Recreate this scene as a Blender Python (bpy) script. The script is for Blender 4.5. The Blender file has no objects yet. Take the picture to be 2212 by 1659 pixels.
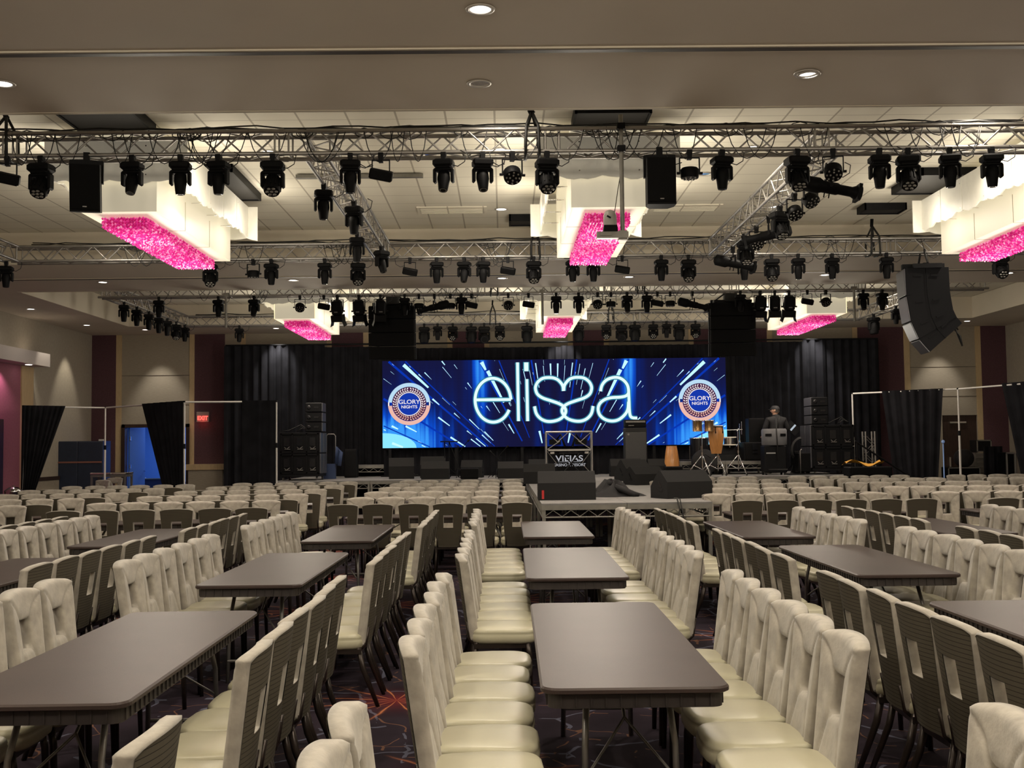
import bpy, math, random
from mathutils import Vector, Matrix, Euler
PI = math.pi
random.seed(7)
sc = bpy.context.scene
C = sc.collection

# ------------------------------------------------------------------ camera, world, exposure
F, CXP, CYP, EYE = 2420.0, 1106.0, 829.5, 1.71
YAW, PIT, ROL = math.radians(.45), math.radians(3.14), math.radians(.65)
fw = Vector((math.sin(YAW)*math.cos(PIT), math.cos(YAW)*math.cos(PIT), math.sin(PIT)))
r0 = Vector((math.cos(YAW), -math.sin(YAW), 0)); u0 = r0.cross(fw)
rt = r0*math.cos(ROL)-u0*math.sin(ROL); up = u0*math.cos(ROL)+r0*math.sin(ROL)
cam = bpy.data.cameras.new('camera'); cam_o = bpy.data.objects.new('camera', cam); C.objects.link(cam_o)
M = Matrix((rt, up, -fw)).transposed().to_4x4(); M.translation = Vector((0, 0, EYE)); cam_o.matrix_world = M
cam.sensor_width = 36; cam.lens = F*36/2212; cam.clip_start = .05; cam.clip_end = 200
sc.camera = cam_o
def proj(p):
    d = Vector(p)-Vector((0, 0, EYE)); z = d.dot(fw)
    return (None if z < .3 else (CXP+F*d.dot(rt)/z, CYP-F*d.dot(up)/z))
w = bpy.data.worlds.new('world'); sc.world = w; w.use_nodes = True
w.node_tree.nodes['Background'].inputs[0].default_value = (.02, .02, .025, 1)
w.node_tree.nodes['Background'].inputs[1].default_value = .3
sc.view_settings.view_transform = 'Standard'; sc.view_settings.look = 'None'
sc.view_settings.gamma = 1; sc.view_settings.use_curve_mapping = False
sc.view_settings.exposure = 0.0
sc.cycles.use_denoising = True
sc.cycles.max_bounces = 10; sc.cycles.diffuse_bounces = 6; sc.cycles.glossy_bounces = 3
sc.cycles.sample_clamp_indirect = 12

ZC, ZT = 5.2, 5.8          # soffit and coffer ceiling
XL, XR, YB, YF = -12.5, 15.4, 34.1, -3.0
COF = [(-2.6, 6.9), (11.5, 20.9), (24.6, 31.7)]    # coffers, from y to y
CX0, CX1 = -10.6, 13.4

def lamp_spot(name, loc, power, size_deg=120, col=(1, .86, .70), blend=.6, rad=.08, aim=None):
    l = bpy.data.lights.new(name, 'SPOT'); l.energy = power; l.spot_size = math.radians(size_deg)
    l.spot_blend = blend; l.shadow_soft_size = rad; l.color = col
    o = bpy.data.objects.new(name, l); C.objects.link(o); o.location = loc
    if aim: o.rotation_euler = (Vector(aim)-Vector(loc)).to_track_quat('-Z', 'Y').to_euler()
    return o
WARM = (1, .88, .72)
K = 1.0
# downlights (their cans are built with the ceiling): x, y, z, power
DL = [(-9.6, 10.5, ZC, 200), (-4.72, 10.5, ZC, 300), (-.15, 8.78, ZC, 330), (2.9, 10.4, ZC, 0), (-.2, 10.62, ZC, 0), (7.6, 10.5, ZC, 300), (2.93, 10.45, ZC, 330)]
for x in (-8.3, -4.35, .0, 2.65, 6.75, 10.6): DL.append((x, 23.2, ZC, 110))
for x in (-9.3, -3.2, .0, 3.5, 6.6, 9.6): DL.append((x, 15.3, ZT, 150)); 
for x in (-7.0, -1.1, .0, 4.7, 8.4): DL.append((x, 19.2, ZT, 130))
DL += [(-3.9, 12.9, ZT, 0), (.0, 12.4, ZT, 100), (5.6, 12.7, ZT, 120)]
for x in (-7.2, -2.3, .35, 4.9, 9.6):
    for y in (-1.2, 4.8): DL.append((x, y, ZT, 210))
for x in (-7.0, -1.9, 4.4, 9.7):
    DL.append((x, 28.6, ZT, 120))
for x in (-11.6, 14.4):
    for y in (6.0, 13.0, 20.0, 27.5): DL.append((x, y, ZC, 18))
# lights right at the back wall wash the drape and the panels
WALLSPOT = [(-10.4, 33.3), (-6.45, 33.4), (-1.8, 33.4), (1.8, 33.4), (5.0, 33.4), (9.2, 33.4), (13.3, 33.3)]
DRAPESPOT = [-6.6, 1.75, 9.1]

# ------------------------------------------------------------------ materials
MATS = {}
def mat(name, col, rough=.5, metal=0., var=0., vs=8., bump=0., bs=60., emis=None, es=0., spec=.5, sheen=0., stretch=None, coat=0., trans=0., alpha=None):
    if name in MATS: return MATS[name]
    m = bpy.data.materials.new(name); m.use_nodes = True; nt = m.node_tree; N = nt.nodes; L = nt.links
    b = N['Principled BSDF']; c4 = (*col, 1)
    b.inputs['Base Color'].default_value = c4; b.inputs['Roughness'].default_value = rough
    b.inputs['Metallic'].default_value = metal; b.inputs['Specular IOR Level'].default_value = spec
    b.inputs['Sheen Weight'].default_value = sheen; b.inputs['Coat Weight'].default_value = coat
    b.inputs['Transmission Weight'].default_value = trans
    tc = N.new('ShaderNodeTexCoord'); src = tc.outputs['Object']
    if stretch:
        mp = N.new('ShaderNodeMapping'); mp.inputs['Scale'].default_value = stretch
        L.new(src, mp.inputs[0]); src = mp.outputs[0]
    nz = N.new('ShaderNodeTexNoise'); nz.inputs['Scale'].default_value = vs; nz.inputs['Detail'].default_value = 5
    L.new(src, nz.inputs['Vector'])
    if var:
        r = N.new('ShaderNodeValToRGB')
        r.color_ramp.elements[0].position = .3; r.color_ramp.elements[1].position = .7
        r.color_ramp.elements[0].color = (*[max(0, c*(1-var)) for c in col], 1)
        r.color_ramp.elements[1].color = (*[min(1, c*(1+var)) for c in col], 1)
        L.new(nz.outputs[0], r.inputs[0]); L.new(r.outputs[0], b.inputs['Base Color'])
    if bump:
        n2 = N.new('ShaderNodeTexNoise'); n2.inputs['Scale'].default_value = bs; n2.inputs['Detail'].default_value = 4
        L.new(src, n2.inputs['Vector'])
        bp = N.new('ShaderNodeBump'); bp.inputs['Strength'].default_value = bump; bp.inputs['Distance'].default_value = .01
        L.new(n2.outputs[0], bp.inputs['Height']); L.new(bp.outputs[0], b.inputs['Normal'])
    if emis:
        b.inputs['Emission Color'].default_value = (*emis, 1); b.inputs['Emission Strength'].default_value = es
    MATS[name] = m
    return m
def nodes_of(m): return m.node_tree.nodes, m.node_tree.links, m.node_tree.nodes['Principled BSDF']
def mnode(N, L, op, a, b=None, c=None):
    n = N.new('ShaderNodeMath'); n.operation = op
    for i, v in enumerate((a, b, c)):
        if v is None: continue
        if hasattr(v, 'is_output'): L.new(v, n.inputs[i])
        else: n.inputs[i].default_value = v
    return n.outputs[0]
def mixc(N, L, fac, a, b):
    n = N.new('ShaderNodeMix'); n.data_type = 'RGBA'
    for s, v in ((0, fac), (6, a), (7, b)):
        if hasattr(v, 'is_output'): L.new(v, n.inputs[s])
        else: n.inputs[s].default_value = v if s == 0 else (*v, 1)
    return n.outputs[2]
def sepxyz(N, L, src):
    s = N.new('ShaderNodeSeparateXYZ'); L.new(src, s.inputs[0]); return s.outputs

velvet = mat('champagne_velvet', (.345, .315, .27), rough=.55, var=.22, vs=13, bump=.2, bs=40, sheen=.3, spec=.3)
leather = mat('ivory_leatherette', (.40, .375, .27), rough=.36, var=.05, vs=5, bump=.06, bs=12, spec=.5)
plastic = mat('brown_table_plastic', (.043, .030, .027), rough=.42, spec=.17, var=.12, vs=3, bump=.05, bs=150)
apronm = mat('dark_table_edge', (.022, .016, .015), rough=.6, var=.1)
steel = mat('grey_painted_steel', (.20, .19, .18), rough=.4, metal=.6)
chleg = mat('dark_bronze_leg', (.035, .026, .022), rough=.3, metal=.5)
black = mat('black_plastic', (.0035, .0035, .004), rough=.6, spec=.12, var=.3, vs=20)
blackm = mat('black_metal', (.006, .006, .007), rough=.55, spec=.15, var=.2)
blackgl = mat('black_gloss', (.012, .012, .014), rough=.15)
grille = mat('speaker_grille', (.0045, .0045, .005), rough=.75, spec=.15, bump=.5, bs=400)
rubber = mat('black_cable', (.012, .012, .012), rough=.6)
alu = mat('truss_aluminium', (.36, .345, .325), rough=.4, metal=.8, var=.1, vs=6)
alu2 = mat('stage_aluminium', (.24, .23, .205), rough=.5, metal=.5, var=.15, vs=6)
chrome = mat('chrome', (.75, .75, .76), rough=.12, metal=1)
whitep = mat('white_pipe', (.75, .73, .70), rough=.45)
drape = mat('black_velour', (.011, .011, .0135), rough=.9, var=.3, vs=3, spec=.1)
deckm = mat('stage_carpet', (.22, .215, .21), rough=.9, var=.15, vs=5, bump=.3, bs=200)
soffit = mat('painted_plaster', (.60, .535, .45), rough=.75, var=.03, vs=1, bump=.03, bs=80)
coff = mat('coffer_plaster', (.66, .60, .49), rough=.75, var=.03, vs=1)
trackm = mat('dark_track', (.05, .04, .035), rough=.5)
purple = mat('plum_wall_fabric', (.085, .036, .045), rough=.85, var=.18, vs=30, bump=.2, bs=120)
tanw = mat('tan_grasscloth', (.33, .285, .22), rough=.85, var=.12, vs=9, stretch=(1, 1, 14), bump=.15, bs=40)
beige = mat('beige_wallcovering', (.34, .30, .24), rough=.85, var=.06, vs=12, bump=.1)
woodst = mat('blond_wood_strip', (.50, .37, .21), rough=.5, var=.12, vs=6, stretch=(12, 12, 1))
darkwood = mat('dark_walnut', (.035, .018, .013), rough=.4, var=.3, vs=5, stretch=(6, 6, 1))
lampem = mat('lamp_diffuser', (1, 1, 1), emis=(1, .95, .88), es=9)
canm = mat('lamp_trim_ring', (.62, .58, .52), rough=.3, metal=.2)
lensm = mat('fixture_lens', (.25, .24, .22), rough=.08, metal=.4)
congaw = mat('honey_conga_wood', (.55, .25, .08), rough=.3, var=.15, vs=4, stretch=(8, 8, 1), coat=.4)
skinm = mat('drum_head', (.75, .70, .6), rough=.6)
skin = mat('skin', (.50, .28, .19), rough=.55)
jacket = mat('black_jacket', (.009, .0085, .010), rough=.8, var=.3, vs=10, bump=.3, bs=14)
greycase = mat('grey_drum_case', (.17, .17, .18), rough=.6, var=.1)
whitebox = mat('lit_acrylic', (.80, .76, .66), rough=.45, emis=(1, .90, .66), es=.34)
panelw = mat('frosted_acrylic_panel', (.72, .70, .62), rough=.4, emis=(1, .93, .76), es=.10, var=.04)
seam = mat('acrylic_seam', (.35, .31, .25), rough=.6)

# pinstriped outback of the chairs
pin = mat('pinstripe_outback_fabric', (.085, .074, .054), rough=.9, spec=.15)
N, L, B = nodes_of(pin)
tc = N.new('ShaderNodeTexCoord'); s = sepxyz(N, L, tc.outputs['Object'])
fr = mnode(N, L, 'FRACT', mnode(N, L, 'MULTIPLY', s[2], 1/.0195))
ln = mnode(N, L, 'LESS_THAN', fr, .12)
L.new(mixc(N, L, ln, (.085, .074, .054), (.018, .014, .012)), B.inputs['Base Color'])

# ceiling tiles on a 0.61 m grid
tile = mat('acoustic_ceiling_tile', (.62, .58, .48), rough=.85, bump=.1, bs=220)
N, L, B = nodes_of(tile)
tc = N.new('ShaderNodeTexCoord'); s = sepxyz(N, L, tc.outputs['Object'])
def grid(o, off):
    f = mnode(N, L, 'FRACT', mnode(N, L, 'MULTIPLY', mnode(N, L, 'ADD', o, off), 1/.61))
    return f
gx, gy = grid(s[0], .085), grid(s[1], .22)
lx = mnode(N, L, 'LESS_THAN', gx, .042); ly = mnode(N, L, 'LESS_THAN', gy, .022)
lin = mnode(N, L, 'MAXIMUM', lx, ly)
nz = N.new('ShaderNodeTexNoise'); nz.inputs['Scale'].default_value = .6
L.new(tc.outputs['Object'], nz.inputs['Vector'])
base = mixc(N, L, nz.outputs[0], (.80, .76, .65), (.70, .66, .55))
col = mixc(N, L, lin, base, (.42, .38, .31))
L.new(col, B.inputs['Base Color'])

# patterned casino carpet: starbursts, loops and brush strokes on a dark plum ground
carpet = mat('patterned_carpet', (.05, .03, .04), rough=.95, spec=.1)
N, L, B = nodes_of(carpet)
tc = N.new('ShaderNodeTexCoord'); O = tc.outputs['Object']
nzd = N.new('ShaderNodeTexNoise'); nzd.inputs['Scale'].default_value = 2.2; L.new(O, nzd.inputs['Vector'])
vm = N.new('ShaderNodeVectorMath'); vm.operation = 'MULTIPLY_ADD'; L.new(nzd.outputs[1], vm.inputs[0])
vm.inputs[1].default_value = (.35, .35, 0); L.new(O, vm.inputs[2])
vo = N.new('ShaderNodeTexVoronoi'); vo.inputs['Scale'].default_value = .42; vo.voronoi_dimensions = '2D'; L.new(O, vo.inputs['Vector'])
sb = N.new('ShaderNodeVectorMath'); sb.operation = 'SUBTRACT'; L.new(O, sb.inputs[0]); L.new(vo.outputs['Position'], sb.inputs[1])
s = sepxyz(N, L, sb.outputs[0])
ang = mnode(N, L, 'ARCTAN2', s[1], s[0])
nza = mnode(N, L, 'MULTIPLY', nzd.outputs[0], 2.5)
sp = mnode(N, L, 'ABSOLUTE', mnode(N, L, 'SINE', mnode(N, L, 'ADD', mnode(N, L, 'MULTIPLY', ang, 6), nza)))
ray = mnode(N, L, 'POWER', mnode(N, L, 'SUBTRACT', 1, sp), 9)
ln_ = N.new('ShaderNodeVectorMath'); ln_.operation = 'LENGTH'; L.new(sb.outputs[0], ln_.inputs[0])
fall = mnode(N, L, 'MAXIMUM', mnode(N, L, 'SUBTRACT', 1, mnode(N, L, 'MULTIPLY', ln_.outputs['Value'], 1.55)), 0)
star = mnode(N, L, 'MINIMUM', mnode(N, L, 'MULTIPLY', mnode(N, L, 'MULTIPLY', ray, fall), 2.6), 1)
v2 = N.new('ShaderNodeTexVoronoi'); v2.feature = 'DISTANCE_TO_EDGE'; v2.inputs['Scale'].default_value = 2.1; L.new(vm.outputs[0], v2.inputs['Vector'])
loop = mnode(N, L, 'LESS_THAN', v2.outputs['Distance'], .011)
v3 = N.new('ShaderNodeTexVoronoi'); v3.feature = 'DISTANCE_TO_EDGE'; v3.inputs['Scale'].default_value = 1.3; L.new(vm.outputs[0], v3.inputs['Vector'])
loop2 = mnode(N, L, 'LESS_THAN', v3.outputs['Distance'], .014)
nb = N.new('ShaderNodeTexNoise'); nb.inputs['Scale'].default_value = 3.5; nb.inputs['Detail'].default_value = 6; L.new(O, nb.inputs['Vector'])
nm = mnode(N, L, 'GREATER_THAN', nb.outputs[0], .52)
g = mixc(N, L, nb.outputs[0], (.013, .008, .012), (.036, .026, .038))
g = mixc(N, L, mnode(N, L, 'MULTIPLY', loop, nm), g, (.15, .075, .05))
g = mixc(N, L, mnode(N, L, 'MULTIPLY', loop2, mnode(N, L, 'SUBTRACT', 1, nm)), g, (.10, .10, .14))
red = mnode(N, L, 'MULTIPLY', mnode(N, L, 'POWER', fall, 3), .8)
g = mixc(N, L, red, g, (.17, .012, .014))
g = mixc(N, L, star, g, (.50, .17, .07))
L.new(g, B.inputs['Base Color'])
bp = N.new('ShaderNodeBump'); bp.inputs['Strength'].default_value = .4
n5 = N.new('ShaderNodeTexNoise'); n5.inputs['Scale'].default_value = 300; L.new(O, n5.inputs['Vector'])
L.new(n5.outputs[0], bp.inputs['Height']); L.new(bp.outputs[0], B.inputs['Normal'])

# pink crystal beads
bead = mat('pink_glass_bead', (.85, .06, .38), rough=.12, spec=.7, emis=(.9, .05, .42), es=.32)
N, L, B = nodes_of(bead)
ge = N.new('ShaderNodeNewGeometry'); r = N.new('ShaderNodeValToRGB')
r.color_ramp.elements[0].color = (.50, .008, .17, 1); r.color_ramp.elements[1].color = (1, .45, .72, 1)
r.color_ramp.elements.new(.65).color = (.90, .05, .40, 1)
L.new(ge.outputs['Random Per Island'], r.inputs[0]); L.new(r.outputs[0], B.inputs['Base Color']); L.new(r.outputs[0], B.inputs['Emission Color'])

def emit(name, col, st):
    if name in MATS: return MATS[name]
    m = bpy.data.materials.new(name); m.use_nodes = True; N = m.node_tree.nodes; L = m.node_tree.links
    N.remove(N['Principled BSDF']); e = N.new('ShaderNodeEmission')
    e.inputs[0].default_value = (*col, 1); e.inputs[1].default_value = st
    L.new(e.outputs[0], N['Material Output'].inputs[0]); MATS[name] = m
    return m

# ------------------------------------------------------------------ mesh helpers
class MB:
    def __init__(s): s.v = []; s.f = []; s.m = []; s.sm = []; s.mi = 0; s.smooth = False
    def add(s, vs, fs):
        o = len(s.v); s.v += [tuple(p) for p in vs]
        for f in fs: s.f.append(tuple(i+o for i in f)); s.m.append(s.mi); s.sm.append(s.smooth)
        return s
    def box(s, c, d, rot=None, taper=1.0):
        vs = []
        for z in (-1, 1):
            k = taper if z < 0 else 1.0
            for x, y in ((-1, -1), (1, -1), (1, 1), (-1, 1)):
                p = Vector((x*d[0]/2*k, y*d[1]/2*k, z*d[2]/2))
                if rot: p = rot @ p
                vs.append(p+Vector(c))
        return s.add(vs, [(3, 2, 1, 0), (4, 5, 6, 7), (0, 1, 5, 4), (1, 2, 6, 5), (2, 3, 7, 6), (3, 0, 4, 7)])
    def bev(s, c, d, b=.01, rot=None):
        # box with chamfered edges
        x, y, z = d[0]/2, d[1]/2, d[2]/2; b = min(b, x*.9, y*.9, z*.9)
        ring = [(x-b, -y), (x, -y+b), (x, y-b), (x-b, y), (-x+b, y), (-x, y-b), (-x, -y+b), (-x+b, -y)]
        inn = [(px*(x-b)/x if True else px, py*(y-b)/y) for px, py in ring]
        vs = [(*p, -z) for p in inn]+[(*p, -z+b) for p in ring]+[(*p, z-b) for p in ring]+[(*p, z) for p in inn]
        vs = [((rot @ Vector(p)) if rot else Vector(p))+Vector(c) for p in vs]
        fs = [tuple(range(7, -1, -1)), tuple(range(24, 32))]
        for k in range(3):
            for i in range(8):
                j = (i+1) % 8; fs.append((k*8+i, k*8+j, k*8+8+j, k*8+8+i))
        return s.add(vs, fs)
    def cyl(s, a, b, r0, r1=None, n=12, cap=True):
        a, b = Vector(a), Vector(b); r1 = r0 if r1 is None else r1
        d = (b-a).normalized(); q = d.to_track_quat('Z', 'Y')
        vs = []
        for p, r in ((a, r0), (b, r1)):
            for i in range(n):
                t = 2*PI*i/n; vs.append(p+q @ Vector((r*math.cos(t), r*math.sin(t), 0)))
        fs = [(i, (i+1) % n, n+(i+1) % n, n+i) for i in range(n)]
        sm = s.smooth; s.smooth = n > 5; s.add(vs, fs); s.smooth = sm
        if cap: s.add(vs, [tuple(range(n-1, -1, -1)), tuple(range(n, 2*n))])
        return s
    def tube(s, pts, r, n=8, closed=False):
        pts = [Vector(p) for p in pts]; m = len(pts); vs = []; fs = []
        prev = None
        for k, p in enumerate(pts):
            a = pts[k-1] if (k or closed) else p; b = pts[(k+1) % m] if (k < m-1 or closed) else p
            d = (b-a).normalized()
            if prev is None: q = d.to_track_quat('Z', 'Y'); nx = q @ Vector((1, 0, 0))
            else: nx = (prev-d*prev.dot(d)).normalized()
            ny = d.cross(nx); prev = nx
            rr = r[k] if isinstance(r, (list, tuple)) else r
            for i in range(n):
                t = 2*PI*i/n; vs.append(p+nx*rr*math.cos(t)+ny*rr*math.sin(t))
        for k in range(m if closed else m-1):
            for i in range(n):
                j = (i+1) % n; k2 = (k+1) % m
                fs.append((k*n+i, k*n+j, k2*n+j, k2*n+i))
        if not closed: fs += [tuple(range(n-1, -1, -1)), tuple(range((m-1)*n, m*n))]
        sm = s.smooth; s.smooth = True; s.add(vs, fs); s.smooth = sm
        return s
    def lathe(s, prof, n=20, c=(0, 0, 0), rot=None, cap=True):
        vs = []
        for r, z in prof:
            for i in range(n):
                t = 2*PI*i/n; p = Vector((r*math.cos(t), r*math.sin(t), z))
                if rot: p = rot @ p
                vs.append(p+Vector(c))
        fs = []
        for k in range(len(prof)-1):
            for i in range(n): fs.append((k*n+i, k*n+(i+1) % n, (k+1)*n+(i+1) % n, (k+1)*n+i))
        sm = s.smooth; s.smooth = True; s.add(vs, fs); s.smooth = sm
        if cap: s.add(vs, [tuple(range(n-1, -1, -1)), tuple(range((len(prof)-1)*n, len(prof)*n))])
        return s
    def prism(s, poly, z0, z1, axis='z'):
        n = len(poly)
        f = {'z': lambda x, y, z: (x, y, z), 'x': lambda x, y, z: (z, x, y), 'y': lambda x, y, z: (x, z, y)}[axis]
        vs = [f(x, y, z0) for x, y in poly]+[f(x, y, z1) for x, y in poly]
        return s.add(vs, [tuple(range(n-1, -1, -1)), tuple(range(n, 2*n))]+[(i, (i+1) % n, n+(i+1) % n, n+i) for i in range(n)])
    def sphere(s, c, r, n=12, m=8, sq=(1, 1, 1)):
        prof = [(max(r*math.sin(PI*k/m), 1e-4), -r*math.cos(PI*k/m)) for k in range(m+1)]
        vs = []
        for rr, z in prof:
            for i in range(n):
                t = 2*PI*i/n; vs.append((c[0]+rr*math.cos(t)*sq[0], c[1]+rr*math.sin(t)*sq[1], c[2]+z*sq[2]))
        sm = s.smooth; s.smooth = True
        s.add(vs, [(k*n+i, k*n+(i+1) % n, (k+1)*n+(i+1) % n, (k+1)*n+i) for k in range(m) for i in range(n)]); s.smooth = sm
        return s
    def grid(s, fn, nu, nv, thick=None):
        vs = [fn(i/nu, j/nv) for j in range(nv+1) for i in range(nu+1)]
        s.add(vs, [(j*(nu+1)+i, j*(nu+1)+i+1, (j+1)*(nu+1)+i+1, (j+1)*(nu+1)+i) for j in range(nv) for i in range(nu)])
        return s
    def mesh(s, name, mats):
        me = bpy.data.meshes.new(name); me.from_pydata(s.v, [], s.f)
        if not isinstance(mats, (list, tuple)): mats = [mats]
        for mm in mats: me.materials.append(mm)
        me.polygons.foreach_set('material_index', s.m)
        me.polygons.foreach_set('use_smooth', s.sm)
        me.update(); return me
    def build(s, name, mats, parent=None, loc=None, rot=None):
        o = bpy.data.objects.new(name, s.mesh(name, mats)); C.objects.link(o)
        if parent: o.parent = parent
        if loc: o.location = loc
        if rot: o.rotation_euler = rot
        return o
def tag(o, label=None, cat=None, group=None, kind=None):
    if label: o['label'] = label
    if cat: o['category'] = cat
    if group: o['group'] = group
    if kind: o['kind'] = kind
    return o
def thing(name, label, cat, loc=(0, 0, 0), rz=0, group=None):
    o = bpy.data.objects.new(name, None); C.objects.link(o); o.empty_display_size = .1
    o.location = loc; o.rotation_euler = (0, 0, rz)
    return tag(o, label, cat, group)
KIDS = {}
def copy_tree(o, loc=None, rz=None, label=None, group=None, parent=None):
    c = o.copy(); C.objects.link(c)
    if parent: c.parent = parent
    if loc is not None: c.location = loc
    if rz is not None: c.rotation_euler = (o.rotation_euler[0], o.rotation_euler[1], rz)
    if label: c['label'] = label
    if group: c['group'] = group
    key = o.name
    if key not in KIDS: KIDS[key] = list(o.children)
    for ch in KIDS[key]: copy_tree(ch, parent=c)
    return c
def struct(mb, name, mats, parent=None):
    o = mb.build(name, mats, parent)
    if not parent: o['kind'] = 'structure'
    return o
PROTO_USED = set()
def place(proto, loc, rz, label, group=None):
    # the first placing moves the prototype itself
    if proto.name not in PROTO_USED:
        PROTO_USED.add(proto.name)
        if proto.name not in KIDS:
            KIDS[proto.name] = list(proto.children)
            for ch in proto.children: KIDS[ch.name] = list(ch.children)
        SRC[proto.name] = proto
        proto.location = loc; proto.rotation_euler = (0, 0, rz); tag(proto, label, None, group)
        return proto
    return copy_tree(proto, loc, rz, label, group)
SRC = {}
def rx(a): return Matrix.Rotation(a, 3, 'X')
def ry(a): return Matrix.Rotation(a, 3, 'Y')
def rzm(a): return Matrix.Rotation(a, 3, 'Z')
def PX(px, Y): return (px-1087)*Y/F                      # where a bearing seen from the eye meets depth Y
ORD = ['first', 'second', 'third', 'fourth', 'fifth', 'sixth', 'seventh', 'eighth', 'ninth', 'tenth', 'eleventh', 'twelfth', 'thirteenth', 'fourteenth', 'fifteenth', 'sixteenth', 'seventeenth', 'eighteenth', 'nineteenth', 'twentieth', 'twenty-first', 'twenty-second']
# ------------------------------------------------------------------ the room
m = MB(); m.box(((XL+XR)/2, (YB+YF)/2, -.05), (XR-XL, YB-YF, .1)); struct(m, 'floor', carpet)
# soffit (low ceiling) with the coffers cut out, coffer sides and tiled coffer ceilings
m = MB()
def slab(x0, x1, y0, y1, z0=ZC, z1=ZC+.05): m.box(((x0+x1)/2, (y0+y1)/2, (z0+z1)/2), (x1-x0, y1-y0, z1-z0))
ys = [YF, COF[0][0], COF[0][1], COF[1][0], COF[1][1], COF[2][0], COF[2][1], YB]
for i in (0, 2, 4, 6): slab(XL, XR, ys[i], ys[i+1])
for a, b in COF:
    slab(XL, CX0, a, b); slab(CX1, XR, a, b)
m.mi = 1
for a, b in COF:
    t = .06; zc = (ZC+ZT)/2; h = ZT-ZC
    e = .003; m.box(((CX0+CX1)/2, a-t/2+e, zc-e), (CX1-CX0+2*t, t, h+e)); m.box(((CX0+CX1)/2, b+t/2-e, zc-e), (CX1-CX0+2*t, t, h+e))
    m.box((CX0-t/2+e, (a+b)/2, zc-e), (t, b-a, h+e)); m.box((CX1+t/2-e, (a+b)/2, zc-e), (t, b-a, h+e))
m.mi = 2
for a, b in COF: m.box(((CX0+CX1)/2, (a+b)/2, ZT+.03), (CX1-CX0, b-a, .06))
ceil_o = struct(m, 'ceiling', [soffit, coff, tile])
for i, y in enumerate((9.72, 22.75)):
    m = MB(); m.box(((XL+XR)/2, y, ZC-.008), (XR-XL, .075, .02)); m.mi = 1
    m.box(((XL+XR)/2, y-.055, ZC-.006), (XR-XL, .03, .014)); m.box(((XL+XR)/2, y+.055, ZC-.006), (XR-XL, .03, .014))
    struct(m, 'trim_%d' % (i+1), [trackm, coff])
WT = .15
# left wall with its plum niche, wood strip and canopy
m = MB(); m.box((XL-WT/2, (YF+YB)/2, ZC/2), (WT, YB-YF, ZC)); struct(m, 'wall_left', beige)
m = MB(); m.box((XR+WT/2, (YF+YB)/2, ZC/2), (WT, YB-YF, ZC)); struct(m, 'wall_right', beige)
m = MB(); m.box(((XL+XR)/2, YF-WT/2, ZC/2), (XR-XL, WT, ZC)); struct(m, 'wall_front', beige)
# back wall: panels, one mesh; the two door openings are left out
DW0, DW1, DH = PX(266, YB), PX(411, YB), 2.48          # left opening
ER0, ER1 = PX(2037, YB), PX(2113, YB)                   # right opening
m = MB()
def wbox(x0, x1, z0, z1, y=YB, t=WT, mi=0):
    m.mi = mi; m.box(((x0+x1)/2, y+t/2, (z0+z1)/2), (x1-x0, t, z1-z0))
wbox(XL-WT, DW0, 0, ZC); wbox(DW0, DW1, DH, ZC); wbox(DW1, ER0, 0, ZC); wbox(ER0, ER1, DH, ZC); wbox(ER1, XR+WT, 0, ZC)
cols = [(XL, PX(252, YB), 1), (PX(252, YB), PX(264, YB), 2), (PX(410, YB), PX(421, YB), 2), (PX(421, YB), PX(486, YB), 1),
        (PX(520, YB), PX(531, YB), 2), (PX(706, YB), PX(717, YB), 2), (PX(717, YB), PX(785, YB), 1), (PX(785, YB), PX(796, YB), 2),
        (PX(967, YB), PX(978, YB), 2), (PX(978, YB), PX(1047, YB), 1), (PX(1047, YB), PX(1058, YB), 2),
        (PX(1228, YB), PX(1239, YB), 2), (PX(1239, YB), PX(1306, YB), 1), (PX(1306, YB), PX(1317, YB), 2),
        (PX(1490, YB), PX(1501, YB), 2), (PX(1501, YB), PX(1660, YB), 1), (PX(1660, YB), PX(1672, YB), 2),
        (PX(1846, YB), PX(1857, YB), 2), (PX(1857, YB), PX(1957, YB), 1), (PX(1957, YB), PX(1970, YB), 2), (PX(2113, YB), PX(2125, YB), 2), (PX(2125, YB), XR, 1)]
for a, b, k in cols: wbox(a, b, (.0 if k == 1 else .02), ZC, YB-.03, .04, k)
for z in (3.05, 3.95): wbox(PX(264, YB), PX(410, YB), z, z+.012, YB-.01, .02, 3); wbox(PX(1970, YB), PX(2113, YB), z, z+.012, YB-.01, .02, 3)
struct(m, 'wall_back', [tanw, purple, woodst, darkwood])
# corner pier with wood cap beside the left opening
m = MB(); x0, x1 = PX(411, YB-.3), PX(484, YB-.3)
m.box(((x0+x1)/2, YB-.25, .55), (x1-x0, .42, 1.1)); m.mi = 1; m.box(((x0+x1)/2, YB-.26, 1.17), (x1-x0+.12, .5, .17))
struct(m, 'trim_3', [tanw, woodst])
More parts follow.
